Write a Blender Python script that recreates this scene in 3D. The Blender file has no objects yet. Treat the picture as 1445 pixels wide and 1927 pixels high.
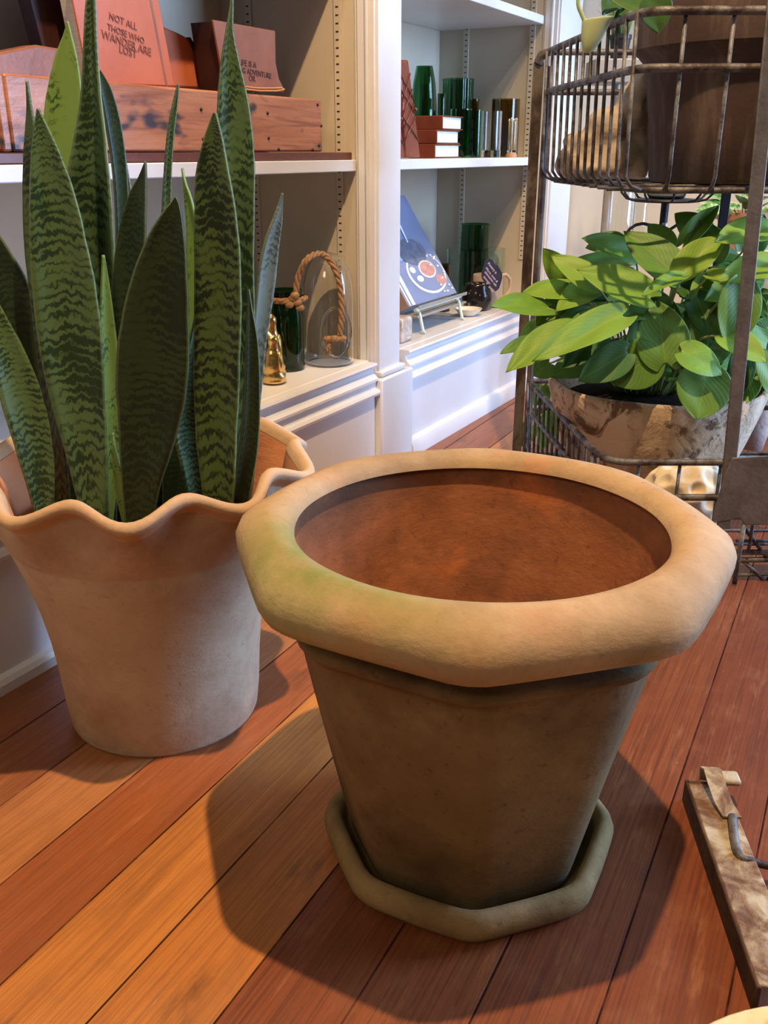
import bpy, bmesh, math, random
from mathutils import Vector, Matrix, noise
random.seed(7)
PI = math.pi
C = bpy.context.scene.collection
sc = bpy.context.scene

# ------------------------------------------------------------------ camera, world, lamps, exposure
F_PX, CX, CY, HZ, CAM_H = 1747.0, 722.5, 963.5, 285.0, 0.60
TH = math.atan((CY - HZ) / F_PX)
cam_d = bpy.data.cameras.new('camera'); cam = bpy.data.objects.new('camera', cam_d); C.objects.link(cam)
cam.location = (0, 0, CAM_H); cam.rotation_euler = (PI / 2 - TH, 0, 0)
cam_d.sensor_fit = 'VERTICAL'; cam_d.sensor_height = 36.0; cam_d.lens = 36.0 * F_PX / 1927.0
cam_d.clip_start = 0.02
sc.camera = cam
sc.view_settings.view_transform = 'Standard'; sc.view_settings.look = 'None'
sc.view_settings.gamma = 1.0; sc.view_settings.use_curve_mapping = False
sc.view_settings.exposure = -0.04

w = bpy.data.worlds.new('world'); sc.world = w; w.use_nodes = True
w.node_tree.nodes['Background'].inputs[0].default_value = (1.0, 0.80, 0.60, 1)
w.node_tree.nodes['Background'].inputs[1].default_value = 0.075

def lamp(name, kind, loc, target, energy, col, size=0.03, angle=100, blend=0.4, sy=None):
    d = bpy.data.lights.new(name, kind); d.energy = energy; d.color = col
    if kind == 'SPOT':
        d.spot_size = math.radians(angle); d.spot_blend = blend; d.shadow_soft_size = size
    if kind == 'AREA':
        d.shape = 'RECTANGLE'; d.size = size; d.size_y = sy or size
    o = bpy.data.objects.new(name, d); C.objects.link(o); o.location = loc
    o.rotation_euler = (Vector(target) - Vector(loc)).to_track_quat('-Z', 'Y').to_euler()
    return o
WARM = (1.0, 0.66, 0.36)
lamp('track_lamp', 'SPOT', (0.25, 0.48, 2.5), (0.05, 0.85, 0), 280, WARM, 0.022, 95, 0.5)
lamp('track_lamp', 'SPOT', (0.95, 1.45, 2.5), (0.42, 2.15, 0.4), 55, (1.0, 0.76, 0.50), 0.03, 42, 0.5)
lamp('track_lamp', 'SPOT', (-0.35, 0.55, 2.5), (-0.42, 1.75, 0.55), 50, (1.0, 0.74, 0.46), 0.03, 40, 0.5)
lamp('track_lamp', 'SPOT', (1.25, 1.30, 2.5), (1.05, 2.45, 0.75), 60, (1.0, 0.78, 0.52), 0.03, 50, 0.6)
lamp('room_lamp', 'AREA', (-0.9, -1.3, 2.3), (0.0, 1.2, 0.3), 17, (1.0, 0.80, 0.56), 0.7)
lamp('window_daylight', 'AREA', (2.45, 1.58, 0.92), (0.0, 1.75, 0.35), 195, (0.40, 0.61, 1.0), 1.5, sy=1.3)

# ------------------------------------------------------------------ photo geometry helpers (pixel + a known plane -> place)
CAMP = Vector((0, 0, CAM_H)); CT, ST = math.cos(TH), math.sin(TH)
def ray(px, py):
    u = (px - CX) / F_PX; v = -(py - CY) / F_PX
    return Vector((u, CT + v * ST, -ST + v * CT))
def at(px, py, Y):
    r = ray(px, py); return CAMP + r * (Y / r.y)
def gz(px, py, z=0.0):
    r = ray(px, py); return CAMP + r * ((z - CAM_H) / r.z)
def pxm(P):                                   # metres per pixel at a place
    d = Vector(P) - CAMP
    return (d.y * CT - d.z * ST) / F_PX
PHI = math.atan2(1032.0 / F_PX, 1 / CT)
DV = Vector((math.sin(PHI), math.cos(PHI), 0)); NV = Vector((math.cos(PHI), -math.sin(PHI), 0)); UP = Vector((0, 0, 1))
B0 = gz(765, 858)
def W(s, t, z): return B0 + DV * s + NV * t + UP * z
def loc3(P):
    q = Vector(P) - B0; return (q.dot(DV), q.dot(NV), P.z)
def cT(px, py, t):                            # on a plane parallel to the case front
    r = ray(px, py); k = (B0 + NV * t - CAMP).dot(NV) / r.dot(NV); return loc3(CAMP + r * k)
def cS(px, py, s):                            # on a plane across the case
    r = ray(px, py); k = (B0 + DV * s - CAMP).dot(DV) / r.dot(DV); return loc3(CAMP + r * k)

# ------------------------------------------------------------------ materials
def nt(name):
    m = bpy.data.materials.new(name); m.use_nodes = True
    return m, m.node_tree, m.node_tree.nodes['Principled BSDF']
def ramp(n, stops, interp='LINEAR'):
    r = n.nodes.new('ShaderNodeValToRGB'); r.color_ramp.interpolation = interp
    e = r.color_ramp.elements
    while len(e) < len(stops): e.new(0.5)
    for el, (p, c) in zip(e, stops):
        el.position = p; el.color = (c[0], c[1], c[2], 1)
    return r
def pmat(name, stops, scale=8.0, detail=6.0, rough=0.6, bump=0.0, stretch=(1, 1, 1), metallic=0.0, coat=0.0,
         trans=0.0, ior=1.45, spec=0.5, bscale=None, distort=0.0, sub=0.0, alpha=1.0):
    m, n, b = nt(name)
    tc = n.nodes.new('ShaderNodeTexCoord'); mp = n.nodes.new('ShaderNodeMapping')
    mp.inputs['Scale'].default_value = stretch
    n.links.new(tc.outputs['Object'], mp.inputs[0])
    no = n.nodes.new('ShaderNodeTexNoise'); no.inputs['Scale'].default_value = scale
    no.inputs['Detail'].default_value = detail; no.inputs['Roughness'].default_value = 0.62
    no.inputs['Distortion'].default_value = distort
    n.links.new(mp.outputs[0], no.inputs[0])
    if len(stops) > 1:
        r = ramp(n, stops); n.links.new(no.outputs[0], r.inputs[0]); n.links.new(r.outputs[0], b.inputs['Base Color'])
    else:
        b.inputs['Base Color'].default_value = (*stops[0][1], 1)
    b.inputs['Roughness'].default_value = rough; b.inputs['Metallic'].default_value = metallic
    b.inputs['Specular IOR Level'].default_value = spec; b.inputs['IOR'].default_value = ior
    b.inputs['Transmission Weight'].default_value = trans
    b.inputs['Coat Weight'].default_value = coat; b.inputs['Coat Roughness'].default_value = 0.15
    if bump:
        nb = n.nodes.new('ShaderNodeTexNoise'); nb.inputs['Scale'].default_value = bscale or scale * 6
        nb.inputs['Detail'].default_value = 5; n.links.new(mp.outputs[0], nb.inputs[0])
        bp = n.nodes.new('ShaderNodeBump'); bp.inputs['Strength'].default_value = bump; bp.inputs['Distance'].default_value = 0.004
        n.links.new(nb.outputs[0], bp.inputs['Height']); n.links.new(bp.outputs[0], b.inputs['Normal'])
    return m
def glass(name, col, rough=0.02):
    return pmat(name, [(0, col)], rough=rough, trans=1.0, ior=1.45)

M = {}
M['paint'] = pmat('white_paint', [(0.3, (0.66, 0.67, 0.70)), (0.7, (0.73, 0.74, 0.77))], 5, rough=0.30, bump=0.12, bscale=22)
M['paint_in'] = pmat('warmed_inner_paint', [(0.3, (0.50, 0.435, 0.33)), (0.7, (0.56, 0.495, 0.38))], 4, rough=0.5, bump=0.05)  # inside of the white bookcase, warm lamplight and shade put into the colour
M['wall'] = pmat('wall_plaster', [(0.3, (0.66, 0.60, 0.47)), (0.7, (0.72, 0.66, 0.53))], 3, rough=0.75, bump=0.05)
M['strip'] = pmat('painted_strip', [(0, (0.55, 0.49, 0.39))], rough=0.4)
M['black'] = pmat('black_plastic', [(0, (0.012, 0.012, 0.013))], rough=0.45)
M['slot'] = pmat('slot_dark', [(0, (0.02, 0.016, 0.012))], rough=0.8)
M['iron'] = pmat('black_iron', [(0.3, (0.012, 0.012, 0.014)), (0.7, (0.03, 0.03, 0.035))], 30, rough=0.5, metallic=0.6)
M['rust'] = pmat('rusty_wire', [(0.30, (0.026, 0.018, 0.016)), (0.44, (0.060, 0.047, 0.043)), (0.55, (0.145, 0.142, 0.142)), (0.8, (0.23, 0.228, 0.228))], 38, rough=0.55, bump=0.35, metallic=0.35, bscale=160)
M['post_rust'] = pmat('flaking_post_paint', [(0.34, (0.025, 0.016, 0.013)), (0.46, (0.055, 0.038, 0.031)), (0.55, (0.105, 0.088, 0.078)), (0.8, (0.14, 0.122, 0.110))], 30, rough=0.6, bump=0.35, metallic=0.2, bscale=120, stretch=(1, 1, 0.5))
M['steel'] = pmat('worn_grey_steel', [(0.27, (0.045, 0.028, 0.024)), (0.35, (0.115, 0.108, 0.105)), (0.6, (0.175, 0.168, 0.166))], 26, rough=0.5, bump=0.2, metallic=0.4, bscale=120)
M['soil'] = pmat('soil', [(0.3, (0.008, 0.006, 0.005)), (0.7, (0.03, 0.022, 0.016))], 90, rough=1.0, bump=0.8, spec=0.05)
M['brass'] = pmat('gold_metal', [(0.3, (0.62, 0.40, 0.13)), (0.7, (0.80, 0.56, 0.22))], 40, rough=0.22, metallic=1.0, bump=0.05)
M['rope'] = pmat('jute_rope', [(0.3, (0.22, 0.11, 0.045)), (0.7, (0.46, 0.27, 0.13))], 220, rough=0.9, bump=0.6)
M['green_glass'] = glass('green_bottle_glass', (0.07, 0.29, 0.10))
M['olive_glass'] = glass('olive_glass', (0.30, 0.22, 0.05))
M['clear_glass'] = glass('clear_glass', (0.96, 0.97, 0.96))
M['aqua_glass'] = glass('aqua_tinted_glass', (0.78, 0.90, 0.84))
M['red_leather'] = pmat('red_brown_leather', [(0.3, (0.13, 0.030, 0.016)), (0.7, (0.21, 0.055, 0.028))], 20, rough=0.33, bump=0.15)
M['orange_leather'] = pmat('orange_leather', [(0.3, (0.46, 0.115, 0.045)), (0.7, (0.56, 0.16, 0.07))], 10, rough=0.38, bump=0.1)
M['dark_leather'] = pmat('dark_leather', [(0.3, (0.030, 0.010, 0.008)), (0.7, (0.055, 0.018, 0.012))], 14, rough=0.4, bump=0.1)
M['brown_leather'] = pmat('brown_leather', [(0.3, (0.22, 0.085, 0.05)), (0.7, (0.30, 0.12, 0.07))], 16, rough=0.4, bump=0.15)
M['strap_leather'] = pmat('tan_leather_cord', [(0, (0.62, 0.33, 0.11))], rough=0.5)
M['pages'] = pmat('paper_pages', [(0.35, (0.66, 0.66, 0.64)), (0.65, (0.85, 0.85, 0.84))], 30, rough=0.8, stretch=(1, 1, 30))
M['ink'] = pmat('dark_ink', [(0, (0.05, 0.02, 0.02))], rough=0.6)
M['stamp'] = pmat('stamped_lettering', [(0, (0.24, 0.075, 0.05))], rough=0.6)
M['pink_ink'] = pmat('pink_chalk', [(0, (0.85, 0.66, 0.85))], rough=0.8)
M['navy'] = pmat('navy_board', [(0.3, (0.015, 0.018, 0.045)), (0.7, (0.03, 0.035, 0.075))], 30, rough=0.7)
M['stick'] = pmat('pale_wood', [(0.3, (0.55, 0.38, 0.24)), (0.7, (0.66, 0.48, 0.32))], 30, rough=0.6)
M['tan_wood'] = pmat('tan_wood', [(0.3, (0.36, 0.19, 0.08)), (0.7, (0.52, 0.30, 0.14))], 14, rough=0.5, stretch=(1, 1, 6))
M['mahogany'] = pmat('mahogany_board', [(0.3, (0.09, 0.028, 0.022)), (0.7, (0.14, 0.045, 0.034))], 12, rough=0.3, stretch=(1, 8, 8))
M['blue_cover'] = pmat('blue_cover', [(0.3, (0.17, 0.22, 0.36)), (0.7, (0.25, 0.31, 0.47))], 9, rough=0.3)
M['pale_blue'] = pmat('pale_blue_print', [(0.3, (0.36, 0.50, 0.74)), (0.7, (0.50, 0.62, 0.82))], 20, rough=0.35)
M['blue_dark'] = pmat('slate_print', [(0.3, (0.08, 0.10, 0.15)), (0.7, (0.16, 0.19, 0.27))], 60, rough=0.35)
M['salmon'] = pmat('salmon_print', [(0.3, (0.50, 0.20, 0.16)), (0.7, (0.62, 0.36, 0.30))], 90, rough=0.4)
M['white_card'] = pmat('white_card', [(0, (0.80, 0.79, 0.78))], rough=0.4)
M['spine_tan'] = pmat('tan_spine', [(0.3, (0.34, 0.22, 0.17)), (0.7, (0.40, 0.27, 0.21))], 60, rough=0.5)
M['grey_blue'] = pmat('grey_blue_board', [(0.3, (0.38, 0.43, 0.50)), (0.7, (0.44, 0.48, 0.54))], 6, rough=0.5)
M['beige_glaze'] = pmat('beige_stoneware', [(0.3, (0.50, 0.36, 0.25)), (0.7, (0.58, 0.43, 0.31))], 20, rough=0.35)
M['white_glaze'] = pmat('white_stoneware', [(0, (0.72, 0.67, 0.58))], rough=0.25)
M['black_glaze'] = pmat('black_speckled_glaze', [(0.60, (0.010, 0.008, 0.008)), (0.66, (0.012, 0.009, 0.009)), (0.70, (0.35, 0.24, 0.16))], 70, detail=1, rough=0.15)
M['jade'] = pmat('pale_green_stand', [(0, (0.55, 0.66, 0.60))], rough=0.3)
M['marble'] = pmat('brown_veined_stone', [(0.38, (0.60, 0.56, 0.52)), (0.52, (0.40, 0.30, 0.22)), (0.6, (0.66, 0.62, 0.58))], 24, rough=0.3, distort=1.5)
M['drift'] = pmat('weathered_driftwood', [(0.30, (0.10, 0.075, 0.055)), (0.43, (0.36, 0.29, 0.21)), (0.7, (0.52, 0.44, 0.34))], 9, rough=0.8, bump=0.5, stretch=(1, 1, 2.2), distort=0.8, bscale=40)
M['birch'] = pmat('pale_bark', [(0.30, (0.05, 0.025, 0.02)), (0.36, (0.46, 0.34, 0.29)), (0.7, (0.62, 0.50, 0.45))], 22, rough=0.75, bump=0.3)
M['coral'] = pmat('cream_stone', [(0.3, (0.60, 0.47, 0.29)), (0.55, (0.76, 0.67, 0.47)), (0.8, (0.82, 0.76, 0.58))], 14, rough=0.7, bump=0.3)
M['dark_rust'] = pmat('dark_rusted_steel', [(0.35, (0.030, 0.014, 0.008)), (0.55, (0.075, 0.038, 0.018)), (0.75, (0.16, 0.10, 0.05))], 26, rough=0.7, bump=0.4, bscale=90)
M['enamel'] = pmat('cream_enamel', [(0.27, (0.10, 0.04, 0.02)), (0.33, (0.60, 0.36, 0.12)), (0.42, (0.80, 0.62, 0.33)), (0.8, (0.86, 0.74, 0.48))], 24, rough=0.35, distort=0.5)
M['rust_paint'] = pmat('rusty_painted_steel', [(0.28, (0.045, 0.018, 0.010)), (0.42, (0.14, 0.07, 0.033)), (0.52, (0.27, 0.19, 0.11)), (0.62, (0.44, 0.39, 0.28)), (0.8, (0.52, 0.47, 0.36))], 34, rough=0.6, bump=0.5, distort=0.4, bscale=110)
M['nail'] = pmat('dark_nail', [(0, (0.05, 0.05, 0.06))], rough=0.4, metallic=0.8)
M['match'] = pmat('match_wood', [(0, (0.62, 0.40, 0.10))], rough=0.6)
M['cable'] = pmat('dark_red_cable', [(0, (0.07, 0.02, 0.02))], rough=0.5)
M['terracotta'] = pmat('small_terracotta', [(0.3, (0.36, 0.17, 0.10)), (0.7, (0.46, 0.25, 0.16))], 20, rough=0.8)
M['vari_leaf'] = pmat('variegated_leaf', [(0.42, (0.03, 0.13, 0.03)), (0.5, (0.12, 0.32, 0.07)), (0.6, (0.55, 0.70, 0.40))], 26, rough=0.4)
M['grass'] = pmat('wispy_grass', [(0.3, (0.12, 0.22, 0.05)), (0.7, (0.30, 0.42, 0.14))], 30, rough=0.6)
M['dark_leaf'] = pmat('dark_green_leaf', [(0.3, (0.025, 0.075, 0.02)), (0.7, (0.06, 0.14, 0.03))], 14, rough=0.4)
M['pale_leaf'] = pmat('pale_green_leaf', [(0.3, (0.36, 0.46, 0.20)), (0.7, (0.48, 0.57, 0.31))], 16, rough=0.5)
M['grey_metal'] = pmat('grey_metal', [(0.3, (0.30, 0.28, 0.24)), (0.7, (0.42, 0.40, 0.35))], 20, rough=0.5, metallic=0.3)

def mix(n, a, bcol, fac):
    x = n.nodes.new('ShaderNodeMix'); x.data_type = 'RGBA'
    for sock, v in ((x.inputs[6], a), (x.inputs[7], bcol)):
        if isinstance(v, tuple): sock.default_value = (*v, 1)
        else: n.links.new(v, sock)
    if isinstance(fac, (int, float)): x.inputs[0].default_value = fac
    else: n.links.new(fac, x.inputs[0])
    return x.outputs[2]
def noise_fac(n, coord, scale, lo, hi, stretch=None, detail=6, distort=0.0, off=0.0):
    if stretch or off:
        mp = n.nodes.new('ShaderNodeMapping'); mp.inputs['Scale'].default_value = stretch or (1, 1, 1)
        mp.inputs['Location'].default_value = (off, off, off)
        n.links.new(coord, mp.inputs[0]); coord = mp.outputs[0]
    no = n.nodes.new('ShaderNodeTexNoise'); no.inputs['Scale'].default_value = scale; no.inputs['Detail'].default_value = detail
    no.inputs['Roughness'].default_value = 0.65; no.inputs['Distortion'].default_value = distort
    n.links.new(coord, no.inputs[0])
    r = n.nodes.new('ShaderNodeMapRange'); r.inputs['From Min'].default_value = lo; r.inputs['From Max'].default_value = hi
    n.links.new(no.outputs[0], r.inputs['Value']); return r.outputs[0]
def math_node(n, op, a, b=None):
    x = n.nodes.new('ShaderNodeMath'); x.operation = op
    for i, v in enumerate((a, b)):
        if v is None: continue
        if isinstance(v, (int, float)): x.inputs[i].default_value = v
        else: n.links.new(v, x.inputs[i])
    return x.outputs[0]
def add_bump(n, b, h, strength, dist=0.003):
    bp = n.nodes.new('ShaderNodeBump'); bp.inputs['Strength'].default_value = strength; bp.inputs['Distance'].default_value = dist
    n.links.new(h, bp.inputs['Height']); n.links.new(bp.outputs[0], b.inputs['Normal'])

def clay(name, base, light, dark, orange, moss, moss_hi=None, speck=True, rough=0.85, top_band=None, side=None):
    m, n, b = nt(name)
    co = n.nodes.new('ShaderNodeTexCoord').outputs['Object']
    c = mix(n, base, light, noise_fac(n, co, 9, 0.35, 0.68))
    c = mix(n, c, dark, noise_fac(n, co, 6, 0.47, 0.72, off=3.1))
    if orange: c = mix(n, c, orange, noise_fac(n, co, 11, 0.56, 0.76, off=7.7))
    if moss:
        mf = math_node(n, 'MULTIPLY', noise_fac(n, co, 4.5, 0.44, 0.66, off=moss_hi or 1.3), 0.75)
        if side:                              # moss grows along one side of the rim, towards the opening
            vm = n.nodes.new('ShaderNodeVectorMath'); vm.operation = 'DISTANCE'; n.links.new(co, vm.inputs[0]); vm.inputs[1].default_value = side[0]
            md = n.nodes.new('ShaderNodeMapRange'); md.inputs['From Min'].default_value = side[1]; md.inputs['From Max'].default_value = side[2]; n.links.new(vm.outputs['Value'], md.inputs[0])
            mf = math_node(n, 'MULTIPLY', md.outputs[0], noise_fac(n, co, 13, 0.28, 0.60, off=2.2))
        c = mix(n, c, moss, mf)
    if speck: c = mix(n, c, dark, math_node(n, 'MULTIPLY', noise_fac(n, co, 120, 0.60, 0.74, detail=3), 0.5))
    if top_band:                                  # mottled darker band towards the top
        sp = n.nodes.new('ShaderNodeSeparateXYZ'); n.links.new(co, sp.inputs[0])
        mr = n.nodes.new('ShaderNodeMapRange'); mr.inputs['From Min'].default_value = top_band[0]; mr.inputs['From Max'].default_value = top_band[1]; n.links.new(sp.outputs[2], mr.inputs[0])
        c = mix(n, c, top_band[2], math_node(n, 'MULTIPLY', mr.outputs[0], noise_fac(n, co, 9, 0.38, 0.62, stretch=(1, 1, 2.5), off=6)))
    n.links.new(c, b.inputs['Base Color']); b.inputs['Roughness'].default_value = rough
    b.inputs['Specular IOR Level'].default_value = 0.25
    h1 = noise_fac(n, co, 70, 0, 1, stretch=(1, 1, 1.6)); h2 = noise_fac(n, co, 14, 0, 1)
    add_bump(n, b, math_node(n, 'ADD', h1, h2), 0.35, 0.003)
    return m
M['pot_body'] = clay('mossy_terracotta', (0.160, 0.104, 0.043), (0.24, 0.165, 0.078), (0.050, 0.029, 0.012), (0.18, 0.092, 0.038), (0.125, 0.105, 0.036))
M['pot_rim'] = clay('dusty_terracotta_rim', (0.41, 0.275, 0.15), (0.54, 0.40, 0.25), (0.27, 0.185, 0.095), (0.52, 0.255, 0.13), (0.185, 0.225, 0.055), 4.4, side=((-0.115, -0.095, 0.31), 0.14, 0.03))
M['pot_in'] = clay('orange_terracotta_inside', (0.29, 0.105, 0.042), (0.42, 0.165, 0.072), (0.10, 0.046, 0.024), (0.55, 0.17, 0.05), None, top_band=(0.245, 0.315, (0.10, 0.055, 0.03)))
M['saucer'] = clay('mossy_saucer', (0.30, 0.20, 0.085), (0.42, 0.29, 0.14), (0.11, 0.065, 0.028), None, (0.23, 0.18, 0.06))
M['scal_body'] = clay('pale_terracotta', (0.46, 0.335, 0.22), (0.55, 0.43, 0.30), (0.33, 0.205, 0.125), (0.43, 0.255, 0.15), None)
M['scal_rim'] = clay('buff_terracotta_rim', (0.54, 0.365, 0.215), (0.62, 0.455, 0.295), (0.43, 0.275, 0.155), (0.56, 0.33, 0.175), None)
M['scal_in'] = clay('orange_terracotta', (0.62, 0.255, 0.115), (0.70, 0.33, 0.17), (0.48, 0.19, 0.085), None, None, speck=False)

def aged_clay():
    m, n, b = nt('aged_brown_clay')
    co = n.nodes.new('ShaderNodeTexCoord').outputs['Object']
    c = mix(n, (0.040, 0.021, 0.018), (0.072, 0.040, 0.032), noise_fac(n, co, 7, 0.35, 0.7))
    c = mix(n, c, (0.22, 0.17, 0.14), math_node(n, 'MULTIPLY', noise_fac(n, co, 26, 0.50, 0.70, stretch=(1, 1, 0.12)), 0.5))
    c = mix(n, c, (0.035, 0.02, 0.016), noise_fac(n, co, 6, 0.55, 0.75, off=4))
    n.links.new(c, b.inputs['Base Color']); b.inputs['Roughness'].default_value = 0.75
    add_bump(n, b, noise_fac(n, co, 30, 0, 1), 0.4); return m
M['aged_clay'] = aged_clay()
def bark():
    m, n, b = nt('papery_bark')
    co = n.nodes.new('ShaderNodeTexCoord').outputs['Object']
    c = mix(n, (0.36, 0.255, 0.155), (0.62, 0.48, 0.33), noise_fac(n, co, 12, 0.38, 0.60, stretch=(1, 1, 0.5)))
    c = mix(n, c, (0.15, 0.085, 0.045), noise_fac(n, co, 15, 0.53, 0.60, off=2, distort=1.4))
    c = mix(n, c, (0.10, 0.055, 0.03), noise_fac(n, co, 60, 0.62, 0.75, stretch=(1, 1, 0.3)))
    n.links.new(c, b.inputs['Base Color']); b.inputs['Roughness'].default_value = 0.85
    add_bump(n, b, noise_fac(n, co, 18, 0, 1, distort=1.0), 0.8, 0.008); return m
M['bark'] = bark()
M['coir'] = pmat('coir_fibre', [(0.3, (0.13, 0.08, 0.04)), (0.7, (0.34, 0.22, 0.11))], 120, rough=0.95, bump=0.9)

def floor_mat():
    m, n, b = nt('fir_plank_floor')
    tc = n.nodes.new('ShaderNodeTexCoord')
    mp = n.nodes.new('ShaderNodeMapping'); mp.vector_type = 'TEXTURE'
    p0 = gz(0, 1854); ang = math.atan2(0.8903, 0.4554)
    mp.inputs['Location'].default_value = (p0.x, p0.y, 0); mp.inputs['Rotation'].default_value = (0, 0, ang)
    geo = n.nodes.new('ShaderNodeNewGeometry'); n.links.new(geo.outputs['Position'], mp.inputs[0])
    sep = n.nodes.new('ShaderNodeSeparateXYZ'); n.links.new(mp.outputs[0], sep.inputs[0])
    PW = 0.0838
    v = math_node(n, 'MULTIPLY', sep.outputs[1], -1.0 / PW)          # board number grows to the right
    idx = math_node(n, 'FLOOR', v); fr = math_node(n, 'FRACT', v)
    # board tone: per board and length, lamplight (left) and rack shade (right) mixed in
    wn = n.nodes.new('ShaderNodeTexWhiteNoise'); wn.noise_dimensions = '1D'; n.links.new(math_node(n, 'ADD', idx, 20.37), wn.inputs['W'])
    along = math_node(n, 'FLOOR', math_node(n, 'ADD', math_node(n, 'MULTIPLY', sep.outputs[0], 0.8), math_node(n, 'MULTIPLY', wn.outputs[0], 5)))
    wn2 = n.nodes.new('ShaderNodeTexWhiteNoise'); wn2.noise_dimensions = '2D'
    cb = n.nodes.new('ShaderNodeCombineXYZ'); n.links.new(idx, cb.inputs[0]); n.links.new(along, cb.inputs[1]); n.links.new(cb.outputs[0], wn2.inputs['Vector'])
    t = math_node(n, 'DIVIDE', math_node(n, 'ADD', idx, 6.5), 14.0)
    tone = ramp(n, [(0.0, (0.27, 0.095, 0.035)), (0.29, (0.46, 0.19, 0.065)), (0.358, (0.35, 0.105, 0.034)), (0.43, (0.60, 0.245, 0.058)), (0.50, (0.55, 0.215, 0.050)), (0.572, (0.20, 0.056, 0.020)), (0.643, (0.235, 0.068, 0.022)), (0.715, (0.20, 0.056, 0.020)), (0.786, (0.165, 0.043, 0.017)), (0.858, (0.19, 0.050, 0.019))], 'CONSTANT')
    n.links.new(t, tone.inputs[0])
    c = mix(n, tone.outputs[0], (0.24, 0.075, 0.026), math_node(n, 'MULTIPLY', wn2.outputs[0], 0.30))
    mg = n.nodes.new('ShaderNodeMapping'); mg.inputs['Scale'].default_value = (4.0, 230, 1); n.links.new(mp.outputs[0], mg.inputs[0])
    g = n.nodes.new('ShaderNodeTexNoise'); g.inputs['Scale'].default_value = 1.6; g.inputs['Detail'].default_value = 6; g.inputs['Distortion'].default_value = 0.3
    n.links.new(mg.outputs[0], g.inputs[0])
    gr = n.nodes.new('ShaderNodeMapRange'); gr.inputs['From Min'].default_value = 0.42; gr.inputs['From Max'].default_value = 0.66; n.links.new(g.outputs[0], gr.inputs[0])
    c = mix(n, c, (0.085, 0.020, 0.008), math_node(n, 'MULTIPLY', gr.outputs[0], math_node(n, 'ADD', 0.34, math_node(n, 'MULTIPLY', math_node(n, 'GREATER_THAN', idx, 1.5), 0.36))))
    c = mix(n, c, (0.17, 0.052, 0.019), math_node(n, 'MULTIPLY', noise_fac(n, mp.outputs[0], 2.2, 0.46, 0.72, stretch=(1.5, 9, 1), off=15), 0.55))
    c = mix(n, c, (0.60, 0.29, 0.12), math_node(n, 'MULTIPLY', noise_fac(n, mp.outputs[0], 1.5, 0.56, 0.80, stretch=(9, 60, 1), off=5), 0.35))
    c = mix(n, c, (0.26, 0.11, 0.05), math_node(n, 'MULTIPLY', noise_fac(n, mp.outputs[0], 30, 0.50, 0.72, off=25), 0.35))
    c = mix(n, c, (0.055, 0.025, 0.015), math_node(n, 'MULTIPLY', noise_fac(n, mp.outputs[0], 9, 0.58, 0.74, stretch=(0.6, 2.0, 1), off=9), 0.75))
    c = mix(n, c, (0.62, 0.42, 0.30), math_node(n, 'MULTIPLY', noise_fac(n, mp.outputs[0], 55, 0.72, 0.80, detail=2, off=2), 0.5))
    d = math_node(n, 'ABSOLUTE', math_node(n, 'SUBTRACT', fr, 0.5))
    gap = n.nodes.new('ShaderNodeMapRange'); gap.inputs['From Min'].default_value = 0.483; gap.inputs['From Max'].default_value = 0.496; n.links.new(d, gap.inputs[0])
    gapn = math_node(n, 'MULTIPLY', gap.outputs[0], noise_fac(n, mp.outputs[0], 7, 0.30, 0.52))
    c = mix(n, c, (0.022, 0.009, 0.006), gapn)
    n.links.new(c, b.inputs['Base Color'])
    rr = n.nodes.new('ShaderNodeMapRange'); rr.inputs['To Min'].default_value = 0.30; rr.inputs['To Max'].default_value = 0.55
    n.links.new(g.outputs[0], rr.inputs[0]); n.links.new(math_node(n, 'ADD', rr.outputs[0], gap.outputs[0]), b.inputs['Roughness'])
    n.links.new(math_node(n, 'SUBTRACT', 0.4, math_node(n, 'MULTIPLY', gap.outputs[0], 0.4)), b.inputs['Specular IOR Level'])
    add_bump(n, b, math_node(n, 'SUBTRACT', math_node(n, 'MULTIPLY', g.outputs[0], -0.25), math_node(n, 'MULTIPLY', gapn, 0.25)), 0.4, 0.003)
    return m
M['floor'] = floor_mat()

def pine():
    m, n, b = nt('knotty_pine')
    co = n.nodes.new('ShaderNodeTexCoord').outputs['Object']
    c = mix(n, (0.36, 0.135, 0.065), (0.47, 0.21, 0.115), noise_fac(n, co, 5, 0.35, 0.65, stretch=(1, 1, 7)))
    c = mix(n, c, (0.26, 0.09, 0.045), noise_fac(n, co, 3, 0.50, 0.62, stretch=(1.2, 1.2, 26), distort=0.6))
    k = noise_fac(n, co, 12, 0.555, 0.63, stretch=(0.7, 0.7, 1.5), detail=3, off=6)
    c = mix(n, c, (0.045, 0.035, 0.045), k)
    n.links.new(c, b.inputs['Base Color']); b.inputs['Roughness'].default_value = 0.30
    add_bump(n, b, noise_fac(n, co, 22, 0, 1, stretch=(1, 1, 3)), 0.3); return m
M['pine'] = pine()

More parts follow.
